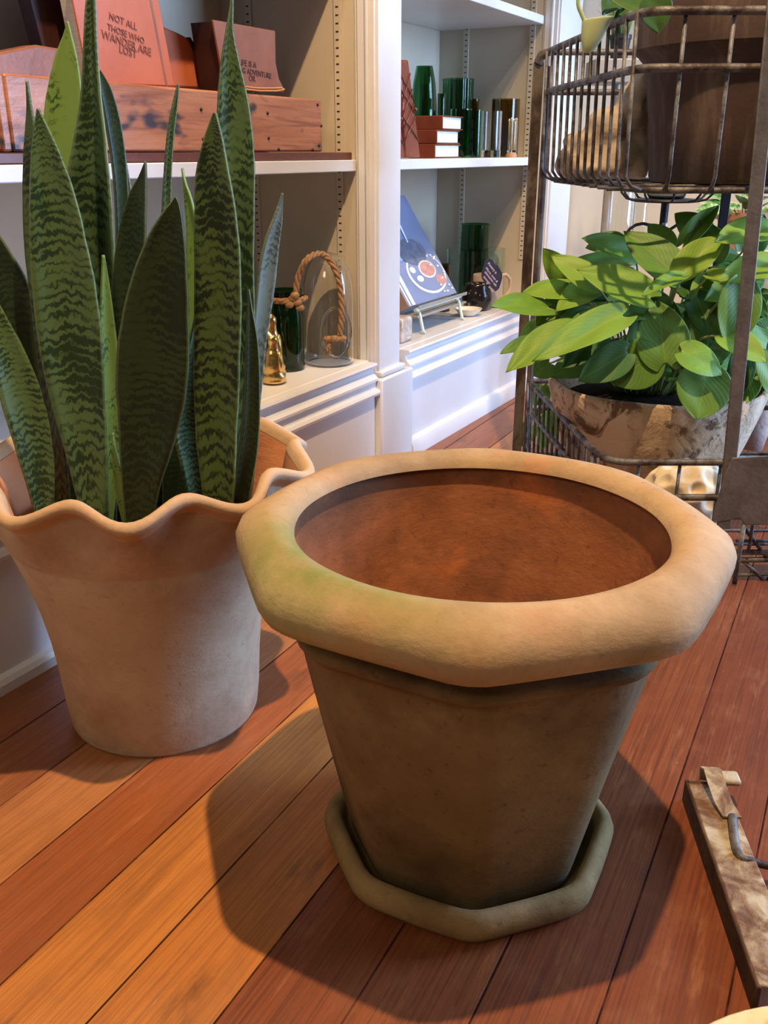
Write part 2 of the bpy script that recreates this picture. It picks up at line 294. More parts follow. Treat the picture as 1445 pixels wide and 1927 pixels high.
def snake_mat(name, dark, light, thr, freq=46.0):
    m, n, b = nt(name)
    uv = n.nodes.new('ShaderNodeTexCoord').outputs['UV']
    sep = n.nodes.new('ShaderNodeSeparateXYZ'); n.links.new(uv, sep.inputs[0])
    oi = n.nodes.new('ShaderNodeObjectInfo')
    au = math_node(n, 'ABSOLUTE', math_node(n, 'SUBTRACT', sep.outputs[0], 0.5))
    co = n.nodes.new('ShaderNodeCombineXYZ')
    n.links.new(math_node(n, 'MULTIPLY', sep.outputs[0], 6.0), co.inputs[0]); n.links.new(math_node(n, 'MULTIPLY', sep.outputs[1], 30.0), co.inputs[1])
    n.links.new(math_node(n, 'MULTIPLY', oi.outputs['Random'], 50.0), co.inputs[2])
    dn = noise_fac(n, co.outputs[0], 0.9, 0, 1, detail=4)
    dn2 = noise_fac(n, co.outputs[0], 0.16, 0.3, 0.7, detail=2)
    ph = math_node(n, 'ADD', math_node(n, 'MULTIPLY', sep.outputs[1], freq * 6.283), math_node(n, 'MULTIPLY', au, 9.0))
    ph = math_node(n, 'ADD', ph, math_node(n, 'MULTIPLY', dn, 17.0))
    wv = math_node(n, 'ADD', math_node(n, 'MULTIPLY', math_node(n, 'SINE', ph), 0.5), 0.5)
    f = math_node(n, 'ADD', math_node(n, 'MULTIPLY', wv, 0.62), math_node(n, 'MULTIPLY', dn2, 0.95)); f = math_node(n, 'SUBTRACT', f, 0.3)
    r = n.nodes.new('ShaderNodeMapRange'); r.inputs['From Min'].default_value = thr; r.inputs['From Max'].default_value = thr + 0.35; n.links.new(f, r.inputs[0])
    c = mix(n, light, dark, r.outputs[0])
    edge = n.nodes.new('ShaderNodeMapRange'); edge.inputs['From Min'].default_value = 0.465; edge.inputs['From Max'].default_value = 0.49; n.links.new(au, edge.inputs[0])
    c = mix(n, c, (0.20, 0.26, 0.12), math_node(n, 'MULTIPLY', edge.outputs[0], 0.35))
    n.links.new(c, b.inputs['Base Color']); b.inputs['Roughness'].default_value = 0.42
    b.inputs['Subsurface Weight'].default_value = 0.0
    add_bump(n, b, noise_fac(n, co.outputs[0], 1.5, 0, 1, stretch=(3, 0.6, 1)), 0.12)
    return m
M['snake_dark_shaded'] = snake_mat('snake_leaf_dark_shaded', (0.009, 0.022, 0.009), (0.022, 0.048, 0.016), 0.30)  # darker copy of the leaf, shading put into its colour
M['snake_mid'] = snake_mat('snake_leaf_banded', (0.009, 0.024, 0.009), (0.072, 0.132, 0.036), 0.34)
M['snake_light'] = snake_mat('snake_leaf_light', (0.016, 0.046, 0.018), (0.092, 0.172, 0.068), 0.42)
M['snake_lime_backlit'] = snake_mat('snake_leaf_lime_backlit', (0.035, 0.10, 0.02), (0.19, 0.33, 0.07), 0.72, 30)  # brighter green copy of the leaf, backlight put into its colour
M['snake_grey'] = snake_mat('snake_leaf_silver', (0.06, 0.085, 0.07), (0.17, 0.225, 0.19), 0.5, 34)

def pothos_mat(name, a, bb):
    m, n, b = nt(name)
    uv = n.nodes.new('ShaderNodeTexCoord').outputs['UV']
    sep = n.nodes.new('ShaderNodeSeparateXYZ'); n.links.new(uv, sep.inputs[0])
    au = math_node(n, 'ABSOLUTE', math_node(n, 'SUBTRACT', sep.outputs[0], 0.5))
    oi = n.nodes.new('ShaderNodeObjectInfo')
    c = mix(n, a, bb, oi.outputs['Random'])
    c = mix(n, c, tuple(min(1, x * 1.35) for x in bb), math_node(n, 'MULTIPLY', noise_fac(n, uv, 3, 0.45, 0.7), 0.4))
    rib = n.nodes.new('ShaderNodeMapRange'); rib.inputs['From Min'].default_value = 0.02; rib.inputs['From Max'].default_value = 0.0; n.links.new(au, rib.inputs[0])
    c = mix(n, c, (0.34, 0.46, 0.12), math_node(n, 'MULTIPLY', rib.outputs[0], 0.45))
    n.links.new(c, b.inputs['Base Color']); b.inputs['Roughness'].default_value = 0.52
    tr = n.nodes.new('ShaderNodeBsdfTranslucent'); n.links.new(c, tr.inputs[0])
    ms = n.nodes.new('ShaderNodeMixShader'); ms.inputs[0].default_value = 0.30
    out = n.nodes['Material Output']
    n.links.new(b.outputs[0], ms.inputs[1]); n.links.new(tr.outputs[0], ms.inputs[2]); n.links.new(ms.outputs[0], out.inputs[0])
    vein = math_node(n, 'SINE', math_node(n, 'ADD', math_node(n, 'MULTIPLY', sep.outputs[1], 60), math_node(n, 'MULTIPLY', au, -70)))
    add_bump(n, b, vein, 0.06, 0.002)
    return m
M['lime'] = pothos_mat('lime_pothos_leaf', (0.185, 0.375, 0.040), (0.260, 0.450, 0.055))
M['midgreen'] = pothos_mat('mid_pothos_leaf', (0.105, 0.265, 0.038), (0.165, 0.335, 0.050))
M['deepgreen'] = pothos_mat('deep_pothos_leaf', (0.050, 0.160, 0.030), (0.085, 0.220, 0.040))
M['petiole'] = pmat('pale_green_stem', [(0.3, (0.26, 0.34, 0.10)), (0.7, (0.36, 0.43, 0.16))], 20, rough=0.5)

# ------------------------------------------------------------------ mesh builder and scene helpers
def wloc(o):
    v = Vector(o.location)
    while o.parent: o = o.parent; v += Vector(o.location)
    return v
class MB:
    def __init__(s): s.v = []; s.f = []; s.uv = {}
    def add(s, vs, fs, uvs=None):
        k = len(s.v); s.v += [Vector(p) for p in vs]; s.f += [tuple(i + k for i in f) for f in fs]
        if uvs:
            for i, u in enumerate(uvs): s.uv[k + i] = u
        return s
    def hexa(s, P):                            # 8 corners: bottom 4 then top 4
        return s.add(P, [(0, 3, 2, 1), (4, 5, 6, 7), (0, 1, 5, 4), (1, 2, 6, 5), (2, 3, 7, 6), (3, 0, 4, 7)])
    def box(s, lo, hi):
        x0, y0, z0 = lo; x1, y1, z1 = hi
        return s.hexa([(x0, y0, z0), (x1, y0, z0), (x1, y1, z0), (x0, y1, z0), (x0, y0, z1), (x1, y0, z1), (x1, y1, z1), (x0, y1, z1)])
    def cbox(s, a, b):                         # box in case coordinates (s, t, z)
        (s0, t0, z0), (s1, t1, z1) = a, b
        return s.hexa([W(s0, t0, z0), W(s1, t0, z0), W(s1, t1, z0), W(s0, t1, z0), W(s0, t0, z1), W(s1, t0, z1), W(s1, t1, z1), W(s0, t1, z1)])
    def obox(s, c, ax, ay, az, hx, hy, hz):
        c = Vector(c); P = []
        for k in (-1, 1):
            for i, j in ((-1, -1), (1, -1), (1, 1), (-1, 1)): P.append(c + ax * hx * i + ay * hy * j + az * hz * k)
        return s.hexa(P)
    def prism(s, poly, vec):
        n = len(poly); vec = Vector(vec); P = [Vector(p) for p in poly]
        return s.add(P + [p + vec for p in P], [tuple(range(n))[::-1], tuple(range(n, 2 * n))] + [(i, (i + 1) % n, n + (i + 1) % n, n + i) for i in range(n)])
    def rings(s, R, closed=True, cap0=False, cap1=False, uv=False):
        n = len(R[0]); vs = [p for r in R for p in r]; fs = []
        for k in range(len(R) - 1):
            for i in range(n if closed else n - 1):
                j = (i + 1) % n; fs.append((k * n + i, k * n + j, (k + 1) * n + j, (k + 1) * n + i))
        if cap0: fs.append(tuple(range(n))[::-1])
        if cap1: fs.append(tuple((len(R) - 1) * n + i for i in range(n)))
        uvs = [(i / (n - 1), k / (len(R) - 1)) for k in range(len(R)) for i in range(n)] if uv else None
        return s.add(vs, fs, uvs)
    def lathe(s, prof, c=(0, 0, 0), n=32, cap0=False, cap1=False, fn=None):
        c = Vector(c); R = []
        for r, z in prof:
            R.append([c + Vector(((r if not fn else fn(r, z, 2 * PI * i / n)) * math.cos(2 * PI * i / n), (r if not fn else fn(r, z, 2 * PI * i / n)) * math.sin(2 * PI * i / n), z)) for i in range(n)])
        return s.rings(R, True, cap0, cap1)
    def tube(s, pts, r, n=8, closed=False):
        P = [Vector(p) for p in pts]; R = []; up = None
        rr = r if isinstance(r, (list, tuple)) else [r] * len(P)
        for i, p in enumerate(P):
            a = P[i - 1] if i else (P[-1] if closed else P[0]); b = P[(i + 1) % len(P)] if (i < len(P) - 1 or closed) else P[-1]
            t = (b - a).normalized()
            if up is None: up = Vector((0, 0, 1)) if abs(t.z) < 0.9 else Vector((1, 0, 0))
            x = t.cross(up).normalized(); y = x.cross(t).normalized(); up = y
            R.append([p + (x * math.cos(2 * PI * k / n) + y * math.sin(2 * PI * k / n)) * rr[i] for k in range(n)])
        if closed: R.append(R[0]); return s.rings(R)
        return s.rings(R, True, True, True)
    def ball(s, c, r, nu=14, nv=9):
        c = Vector(c); r = Vector(r if isinstance(r, (tuple, list, Vector)) else (r, r, r)); R = []
        for k in range(nv + 1):
            a = -PI / 2 + PI * k / nv; q = max(math.cos(a), 0.02)
            R.append([c + Vector((r.x * q * math.cos(2 * PI * i / nu), r.y * q * math.sin(2 * PI * i / nu), r.z * math.sin(a))) for i in range(nu)])
        return s.rings(R, True, True, True)
    def build(s, name, mat, parent=None, smooth=True, bevel=0.0, angle=40, solid=0.0, subd=0, remesh=0.0, weld=False, segs=2):
        off = wloc(parent) if parent else Vector((0, 0, 0))
        if not parent and s.v:
            xs = [p.x for p in s.v]; ys = [p.y for p in s.v]; off = Vector(((min(xs) + max(xs)) / 2, (min(ys) + max(ys)) / 2, min(p.z for p in s.v)))
        me = bpy.data.meshes.new(name); me.from_pydata([p - off for p in s.v], [], s.f)
        bm = bmesh.new(); bm.from_mesh(me)
        if weld: bmesh.ops.remove_doubles(bm, verts=bm.verts, dist=1e-5)
        if s.uv and not weld:
            l = bm.loops.layers.uv.new('UVMap'); bm.verts.ensure_lookup_table()
            for f in bm.faces:
                for lp in f.loops: lp[l].uv = s.uv.get(lp.vert.index, (0, 0))
        bmesh.ops.recalc_face_normals(bm, faces=bm.faces); bm.to_mesh(me); bm.free()
        me.materials.append(M[mat] if isinstance(mat, str) else mat)
        if smooth:
            for p in me.polygons: p.use_smooth = True
            if angle: me.set_sharp_from_angle(angle=math.radians(angle))
        o = bpy.data.objects.new(name, me); C.objects.link(o)
        if parent: o.parent = parent
        else: o.location = off
        if remesh:
            r = o.modifiers.new('remesh', 'REMESH'); r.mode = 'VOXEL'; r.voxel_size = remesh; r.use_smooth_shade = True
            q = o.modifiers.new('smooth', 'SMOOTH'); q.iterations = 6; q.factor = 0.5
        if bevel:
            q = o.modifiers.new('bevel', 'BEVEL'); q.width = bevel; q.segments = segs; q.limit_method = 'ANGLE'; q.angle_limit = math.radians(35)
        if solid:
            q = o.modifiers.new('solidify', 'SOLIDIFY'); q.thickness = solid; q.offset = 0
        if subd:
            q = o.modifiers.new('subdivision', 'SUBSURF'); q.levels = subd; q.render_levels = subd
        return o
def thing(name, label, cat, loc=(0, 0, 0), group=None):
    o = bpy.data.objects.new(name, None); C.objects.link(o); o.location = loc; o.empty_display_size = 0.05
    return tag(o, label, cat, group)
def tag(o, label, cat, group=None):
    o['label'] = label; o['category'] = cat
    if group: o['group'] = group
    return o
def struct(o): o['kind'] = 'structure'; return o
def dup(root, loc, label=None, group=None):
    r = root.copy(); C.objects.link(r); r.location = loc
    if label: r['label'] = label
    if group: r['group'] = group
    for ch in list(root.children):
        c = ch.copy(); C.objects.link(c); c.parent = r
        for g in list(ch.children):
            d = g.copy(); C.objects.link(d); d.parent = c
    return r
def crom(P, n=6):                              # Catmull-Rom through control tuples
    out = []
    for i in range(len(P) - 1):
        a, b, c, d = P[max(i - 1, 0)], P[i], P[i + 1], P[min(i + 2, len(P) - 1)]
        for k in range(n):
            t = k / n
            out.append(tuple(0.5 * (2 * b[j] + (c[j] - a[j]) * t + (2 * a[j] - 5 * b[j] + 4 * c[j] - d[j]) * t * t + (3 * b[j] - a[j] - 3 * c[j] + d[j]) * t ** 3) for j in range(len(b))))
    out.append(tuple(P[-1])); return out
def lettering(text, origin, xdir, ydir, size, mat, parent, name='lettering', align='LEFT', depth=0.0003):
    cu = bpy.data.curves.new(name, 'FONT'); cu.body = text; cu.size = size; cu.align_x = align; cu.extrude = depth; cu.resolution_u = 2
    tmp = bpy.data.objects.new(name, cu); C.objects.link(tmp)
    dg = bpy.context.evaluated_depsgraph_get(); me = bpy.data.meshes.new_from_object(tmp.evaluated_get(dg))
    bpy.data.objects.remove(tmp)
    x = Vector(xdir).normalized(); z = x.cross(Vector(ydir)).normalized(); y = z.cross(x)
    off = Vector(origin) - (wloc(parent) if parent else Vector((0, 0, 0)))
    mt = Matrix((x, y, z)).transposed().to_4x4(); mt.translation = off
    me.transform(mt); me.materials.clear(); me.materials.append(M[mat])
    o = bpy.data.objects.new(name, me); C.objects.link(o); o.parent = parent
    return o

# ------------------------------------------------------------------ the room
fl = MB().box((-2.2, -0.6, -0.03), (3.6, 4.2, 0.0)); struct(fl.build('floor', 'floor', smooth=False))
S_L, S_P, S_R, S_E = -0.123, -0.030, 0.806, 0.977
T_BACK = -0.330; T_SH = -0.047; ZD = 0.225; ZS = 0.586
wb = MB().cbox((-2.4, T_BACK - 0.10, -0.03), (S_E + 0.1, T_BACK - 0.018, 2.6)); struct(wb.build('wall_left', 'wall', smooth=False))
we = MB().cbox((S_E + 0.004, T_BACK - 0.018, 0.0), (S_E + 0.12, 3.4, 2.6)); struct(we.build('wall_back', 'wall', smooth=False))
bb = MB().cbox((S_E - 0.012, 0.02, 0.0), (S_E + 0.003, 3.3, 0.14)); struct(bb.build('baseboard_back', 'paint', bevel=0.003))

# ------------------------------------------------------------------ the built-in bookcase
bc = thing('built_in_bookcase', 'white painted built-in bookcase with moulded base and slotted shelf strips, along the left wall', 'bookcase', W(-0.3, -0.15, 0))
MB().cbox((-1.6, T_BACK - 0.016, 0), (S_E, T_BACK, 1.9)).build('back_panel', 'paint_in', bc, smooth=False)
MB().cbox((S_L, T_BACK, 0), (S_P, T_SH, 1.9)).build('side_panel', 'paint_in', bc, smooth=False)
MB().cbox((S_R, T_BACK, 0), (S_E, T_SH, 1.9)).build('side_panel', 'paint_in', bc, smooth=False)
def pilaster(s0, s1, z0, z1):
    m = MB().cbox((s0 + 0.004, T_SH, z0), (s1 - 0.004, 0.0, z1))
    m.cbox((s0, T_SH + 0.006, z0), (s1, -0.006, z1))
    for s in (s0, s1):
        m.tube([W(s, -0.021, z0), W(s, -0.021, z1)], 0.0045, 8)
    return m.build('pilaster', 'paint', bc, bevel=0.002)
pilaster(S_L, S_P, 0.19, 1.9); pilaster(S_R, S_E, 0.19, 1.9)
def profile(s0, s1, prof, name, mat='paint'):
    R = [[W(s, t, z) for t, z in prof] for s in (s0, s1)]
    return MB().rings(R, True, True, True).build(name, mat, bc, angle=30)
BASE = [(-0.02, 0.0), (0.0, 0.0), (0.0, 0.158), (0.004, 0.160), (0.0105, 0.163), (0.0115, 0.168), (0.0085, 0.173), (0.003, 0.175), (0.002, 0.177),
        (0.002, 0.188), (0.0065, 0.190), (0.0065, 0.1945), (0.0015, 0.199), (-0.003, 0.204), (-0.005, 0.212), (-0.0035, 0.214), (0.003, 0.2155), (0.0045, 0.220), (0.003, ZD - 0.001), (-0.02, ZD - 0.001)]
profile(-1.6, S_L - 0.010, BASE, 'base_moulding'); profile(S_P + 0.030, S_R - 0.01, BASE, 'base_moulding')
SHOE = [(0.0, 0.0), (0.016, 0.0), (0.016, 0.022), (0.011, 0.033), (0.0, 0.038)]
profile(S_P + 0.030, S_R - 0.01, SHOE, 'shoe_moulding'); profile(-1.6, S_L - 0.010, [(t * 0.7, z * 0.55) for t, z in SHOE], 'shoe_moulding')
for s0, s1 in ((S_L - 0.010, S_P + 0.030), (S_R - 0.010, S_E)):
    MB().cbox((s0, -0.02, 0), (s1, 0.014, 0.192)).build('plinth_block', 'paint', bc, bevel=0.004)
    MB().cbox((s0 + 0.012, -0.02, 0.1925), (s1 - 0.022, 0.008, 0.205)).build('plinth_cap', 'paint', bc, bevel=0.004)
MB().cbox((-1.6, T_BACK, ZD - 0.022), (S_L, -0.019, ZD)).build('deck', 'paint', bc, bevel=0.002)
MB().cbox((S_P, T_BACK, ZD - 0.022), (S_R, -0.019, ZD)).build('deck', 'paint', bc, bevel=0.002)
for s0, s1 in ((-1.6, S_L - 0.001), (S_P + 0.001, S_R - 0.001)):
    for z in ((ZS, 0.915) if s0 > -1 else (ZS, 0.955)):
        MB().cbox((s0, T_BACK + 0.002, z - 0.0195), (s1, T_SH + 0.004, z)).build('shelf', 'paint', bc, bevel=0.0015)
for sx, sg in ((S_L, -1), (S_R, -1)):
    for px in ((478, 639) if sx == S_L else (873, 993)):
        t = cS(px, 250, sx)[1]
        m = MB().cbox((sx, t - 0.0075, 0.325), (sx + sg * 0.003, t + 0.0075, 1.85))
        strip = m.build('shelf_standard', 'strip', bc, bevel=0.0008)
        k = MB(); z = 0.335
        while z < 1.5:
            k.cbox((sx + sg * 0.0031, t - 0.0028, z), (sx + sg * 0.0034, t + 0.0028, z + 0.0024)); z += 0.0127
        k.build('slots', 'slot', strip, smooth=False)

# ------------------------------------------------------------------ octagonal terracotta pot in its saucer
PX, PY = 0.0778, 0.7007
def oct_ring(r, z, a0, rnd=0.35, n=96, cx=PX, cy=PY, wob=0.0):
    out = []
    for i in range(n):
        a = 2 * PI * i / n
        q = (a - a0) % (PI / 4) - PI / 8
        ro = r * math.cos(PI / 8) / math.cos(q)
        rr = ro * (1 - rnd) + r * 0.965 * rnd
        rr *= 1 + wob * noise.noise(Vector((math.cos(a) * 2, math.sin(a) * 2, z * 18)))
        out.append(rr)
    kk = 1 if rnd < 0.99 else 0
    sm = [sum(out[(i + d) % n] for d in range(-kk, kk + 1)) / (2 * kk + 1) for i in range(n)]
    return [Vector((cx + sm[i] * math.cos(2 * PI * i / n), cy + sm[i] * math.sin(2 * PI * i / n), z)) for i in range(n)]
AZ = math.radians(-93)
def az(z): return math.radians(-92 - 5.0 * min(1, z / 0.28))
pot = thing('octagonal_planter', 'large empty octagonal terracotta pot with thick mossy rim, in a matching saucer in front', 'planter', (PX, PY, 0.013))
body = [(0.085, 0.0135, .1), (0.1075, 0.0145, .1), (0.111, 0.020, .08), (0.127, 0.09, .06), (0.143, 0.16, .06), (0.157, 0.222, .06), (0.1625, 0.246, .06), (0.1635, 0.2495, .08), (0.1705, 0.2515, .1), (0.174, 0.2565, .1), (0.1725, 0.262, .1), (0.167, 0.265, .1), (0.165, 0.2685, .1), (0.168, 0.272, .1), (0.172, 0.276, .1)]
m = MB(); m.rings([oct_ring(r, z, az(z), k, wob=0.004) for r, z, k in body], True, True, False); m.build('pot_body', 'pot_body', pot, angle=0)
rim = [(0.166, 0.2745, .1), (0.180, 0.276, .1), (0.192, 0.280, .12), (0.2015, 0.287, .12), (0.2065, 0.296, .14), (0.207, 0.305, .16), (0.2025, 0.315, .22), (0.193, 0.3225, .38), (0.181, 0.3275, .6), (0.169, 0.3285, .85), (0.159, 0.326, 1.0), (0.1535, 0.3205, 1.0), (0.1515, 0.315, 1.0)]
m = MB(); m.rings([oct_ring(r * (1 if k < .8 else 1.03), z, az(z), k, wob=0.007) for r, z, k in rim], True); m.build('pot_rim', 'pot_rim', pot, angle=0)
inn = [(0.1575, 0.3155), (0.155, 0.30), (0.151, 0.27), (0.141, 0.22), (0.128, 0.16), (0.112, 0.09), (0.098, 0.036), (0.07, 0.030), (0.02, 0.030)]
m = MB(); m.rings([oct_ring(r * (1.03 if z > 0.25 else 1.0), z, az(z), 1.0, wob=0.006) for r, z in inn], True, False, True)
a_ = math.radians(66)
m.build('pot_interior', 'pot_in', pot, angle=0)
sau = thing('plant_saucer', 'octagonal mossy terracotta saucer under the large empty pot', 'saucer', (PX, PY, 0))
sp = [(0.02, 0.0005, .2), (0.120, 0.0005, .2), (0.1305, 0.004, .2), (0.1355, 0.012, .2), (0.1365, 0.021, .2), (0.134, 0.0285, .2), (0.129, 0.032, .2), (0.1235, 0.0315, .2), (0.1195, 0.027, .2), (0.117, 0.018, .2), (0.1145, 0.0125, .2), (0.02, 0.0122, .2)]
m = MB(); m.rings([oct_ring(r, z, AZ, k, wob=0.006) for r, z, k in sp], True, True, True); m.build('dish', 'saucer', sau, angle=0)

# ------------------------------------------------------------------ scalloped planter
QX, QY = -0.2534, 0.9275
NW = 10; W0 = math.radians(-98.5)
sc_t = thing('scalloped_planter', 'pale terracotta planter with a wavy pie-crust rim, holding the snake plant', 'planter', (QX, QY, 0))
def wave(a): return math.cos(NW * (a - W0))
prof = [(0.104, 0.0), (0.1055, 0.004), (0.1085, 0.03), (0.111, 0.07), (0.115, 0.11), (0.122, 0.15), (0.132, 0.19), (0.1425, 0.2235), (0.1425, 0.2255), (0.144, 0.2275), (0.154, 0.258), (0.163, 0.2845)]
def scal(r, z, amp, n=160, za=0.0):
    out = []
    for i in range(n):
        a = 2 * PI * i / n; c = wave(a)
        rr = r - amp * c * 1.0; zz = z + za * c
        out.append(Vector((QX + rr * math.cos(a), QY + rr * math.sin(a), zz)))
    return out
def amp(z): return min(1, max(0, (z - 0.235) / 0.0495)) ** 1.6 * 0.0088
m = MB(); m.rings([scal(r, z, amp(z), za=amp(z) * 0.886) for r, z in prof], True, True, False); m.build('pot_body', 'scal_body', sc_t, angle=0)
rimp = [(0.163, 0.2845), (0.166, 0.2885), (0.1705, 0.2915), (0.1748, 0.2955), (0.1752, 0.3005), (0.1715, 0.3045), (0.166, 0.3045), (0.162, 0.301), (0.159, 0.294)]
m = MB(); m.rings([scal(r, z, 0.0088, za=0.0078) for r, z in rimp], True); m.build('rolled_rim', 'scal_rim', sc_t, angle=0)
innp = [(0.159, 0.2935), (0.152, 0.275), (0.143, 0.25), (0.133, 0.22), (0.120, 0.18), (0.109, 0.12), (0.100, 0.05), (0.098, 0.015), (0.02, 0.012)]
m = MB(); m.rings([scal(r, z, amp(z), za=amp(z) * 0.886) for r, z in innp], True, False, True); m.build('pot_interior', 'scal_in', sc_t, angle=0)

# ------------------------------------------------------------------ snake plant
ZSOIL = 0.228
sn = thing('snake_plant', 'tall snake plant with dark banded sword leaves, growing inside the wavy-rimmed planter', 'plant', (QX, QY, 0.018))
MB().lathe([(0.085, 0.018), (0.1065, 0.235), (0.1125, 0.237), (0.1125, 0.246), (0.1075, 0.246), (0.1045, 0.232), (0.083, 0.03), (0.02, 0.03)], (QX, QY, 0), 40, True, True).build('nursery_pot', 'black', sn)
MB().lathe([(0.103, ZSOIL - 0.006), (0.09, ZSOIL), (0.05, ZSOIL + 0.004), (0.01, ZSOIL + 0.003)], (QX, QY, 0), 40, False, True).build('soil', 'soil', sn)
def sword(pts, Y, mat, cup=0.22, yaw=0.0, lean=0.0, thick=0.0028, base=True, Yt=None):
    """pts: (px, py, width px) from base to tip; the blade stands at depth Y (to Yt at the tip)"""
    q = crom([tuple(map(float, p)) for p in pts], 7)
    cen = []; wid = []
    for i, (x, y, wpx) in enumerate(q):
        f = i / (len(q) - 1); yy = Y + ((Yt if Yt is not None else Y) - Y) * f
        P = at(x, y, yy); cen.append(P); wid.append(max(wpx, 0.8) * pxm(P))
    if base and cen[0].z > ZSOIL:
        d = (cen[0] - cen[3]); k = (cen[0].z - ZSOIL + 0.012) / max(-d.z, 1e-4)
        P = cen[0] + d * min(k, 6); rel = Vector((P.x - QX, P.y - QY, 0))
        if rel.length > 0.085: rel = rel.normalized() * 0.085
        P = Vector((QX + rel.x, QY + rel.y, ZSOIL - 0.012))
        n = 5
        cen = [P.lerp(cen[0], i / n) for i in range(n)] + cen; wid = [wid[0] * (0.8 + 0.2 * i / n) for i in range(n)] + wid
    R = []; NU = 9; uvl = []
    fac = Vector((math.sin(yaw), -math.cos(yaw), 0.12)).normalized()
    L = 0
    for i, p in enumerate(cen):
        a = cen[max(i - 1, 0)]; b = cen[min(i + 1, len(cen) - 1)]; t = (b - a).normalized()
        sd = fac.cross(t).normalized() * -1; nn = t.cross(sd).normalized()
        if nn.dot(fac) < 0: nn = -nn
        hw = wid[i] / 2 / max(math.cos(yaw), 0.35)
        L = i / (len(cen) - 1)
        ring = []
        for k in range(NU):
            u = -1 + 2 * k / (NU - 1)
            edge = 1 + 0.03 * noise.noise(Vector((i * 0.35, u * 2, Y * 40)))
            ring.append(p + sd * hw * u * edge + nn * (cup * hw * (u * u) - cup * hw * 0.4))
            uvl.append((k / (NU - 1), L))
        R.append(ring)
    m = MB(); m.rings(R, False); m.uv = dict(enumerate(uvl))
    return m.build('leaf', mat, sn, angle=0, solid=thick)
SW = [
 # pts base -> tip, depth, material, cup, yaw
 ([(262, 965, 52), (268, 890, 78), (280, 800, 110), (286, 720, 130), (290, 650, 130), (298, 560, 112), (311, 470, 78), (323, 412, 42), (329, 385, 18), (330, 370, 2)], .845, 'snake_dark_shaded', .20, .1),
 ([(412, 940, 58), (408, 830, 76), (408, 720, 86), (410, 620, 88), (411, 520, 88), (407, 420, 82), (401, 330, 64), (402, 270, 40), (403, 235, 20), (404, 212, 5)], .86, 'snake_mid', .25, -.1),
 ([(178, 965, 50), (163, 850, 74), (147, 750, 96), (135, 660, 112), (124, 560, 114), (112, 470, 104), (101, 380, 84), (88, 300, 56), (78, 245, 28), (71, 204, 3)], .875, 'snake_light', .24, .15),
 ([(82, 950, 34), (68, 860, 54), (44, 760, 66), (18, 680, 56), (-10, 610, 44), (-45, 530, 26), (-72, 470, 4)], .865, 'snake_light', .3, .5),
 ([(128, 955, 44), (104, 850, 64), (74, 740, 86), (48, 650, 92), (18, 560, 86), (-12, 490, 70), (-45, 420, 46), (-75, 360, 6)], .93, 'snake_dark_shaded', .22, .2),
 ([(118, 930, 34), (105, 800, 40), (93, 680, 46), (84, 580, 52), (74, 470, 58), (66, 370, 48), (61, 290, 34), (58, 235, 20), (55, 200, 9), (50, 152, 2)], .905, 'snake_mid', .25, -.5),
 ([(180, 940, 46), (165, 780, 54), (148, 620, 62), (132, 480, 70), (118, 360, 74), (118, 260, 74), (122, 180, 66), (125, 110, 42), (127, 70, 18), (127, 40, 2)], .985, 'snake_lime_backlit', .15, .0),
 ([(202, 945, 44), (196, 800, 60), (189, 660, 76), (182, 540, 92), (176, 430, 98), (175, 340, 84), (176, 260, 60), (175, 190, 40), (173, 120, 29), (172, 60, 23), (172, 10, 18), (171, -45, 3)], .93, 'snake_light', .75, -.2),
 ([(248, 940, 40), (240, 820, 52), (238, 700, 62), (240, 600, 66), (245, 510, 64), (251, 430, 52), (260, 370, 34), (268, 335, 16), (273, 304, 2)], .905, 'snake_dark_shaded', .25, -.2),
 ([(236, 900, 22), (234, 700, 26), (232, 520, 24), (230, 410, 22), (225, 320, 24), (214, 240, 26), (201, 180, 22), (190, 145, 12), (184, 128, 2)], 1.0, 'snake_dark_shaded', .2, .5),
 ([(300, 900, 16), (306, 680, 18), (309, 520, 18), (313, 400, 15), (316, 320, 12), (321, 255, 11), (329, 200, 8), (336, 158, 2)], .975, 'snake_mid', .3, .4),
 ([(352, 920, 24), (356, 760, 30), (360, 620, 30), (364, 520, 28), (363, 440, 24), (355, 380, 15), (347, 345, 6), (342, 316, 2)], .955, 'snake_lime_backlit', .25, -.4),
 ([(450, 930, 40), (460, 780, 46), (454, 640, 50), (449, 530, 54), (446, 420, 60), (444, 330, 66), (441, 250, 64), (437, 180, 52), (433, 115, 32), (432, 60, 13), (436, 10, 5), (436, -35, 1)], .915, 'snake_light', .3, .25),
 ([(467, 935, 13), (474, 820, 18), (481, 720, 22), (487, 640, 25), (497, 560, 30), (504, 500, 30), (513, 450, 24), (522, 415, 16), (528, 385, 7), (532, 364, 2)], .935, 'snake_grey', .2, .6),
 ([(202, 955, 22), (208, 860, 30), (210, 780, 34), (206, 700, 32), (201, 620, 26), (198, 540, 14), (195, 480, 3)], .895, 'snake_lime_backlit', .3, .6),
 ([(372, 945, 30), (362, 870, 44), (352, 800, 50), (355, 740, 44), (362, 680, 30), (368, 620, 12), (372, 575, 2)], .89, 'snake_light', .3, .4),
 ([(236, 965, 20), (228, 925, 22), (220, 880, 16), (214, 840, 6), (212, 815, 2)], .87, 'snake_lime_backlit', .2, .0),
 ([(452, 940, 28), (468, 840, 32), (474, 740, 28), (474, 650, 22), (470, 580, 8), (468, 545, 2)], .885, 'snake_dark_shaded', .3, .3),
 ([(330, 950, 46), (326, 860, 40), (322, 780, 30), (322, 700, 16), (324, 640, 3)], .955, 'snake_dark_shaded', .2, .1),
 ([(236, 860, 20), (238, 640, 24), (240, 480, 26), (240, 390, 22), (236, 330, 12), (232, 285, 2)], 1.02, 'snake_grey', .2, .2),
]
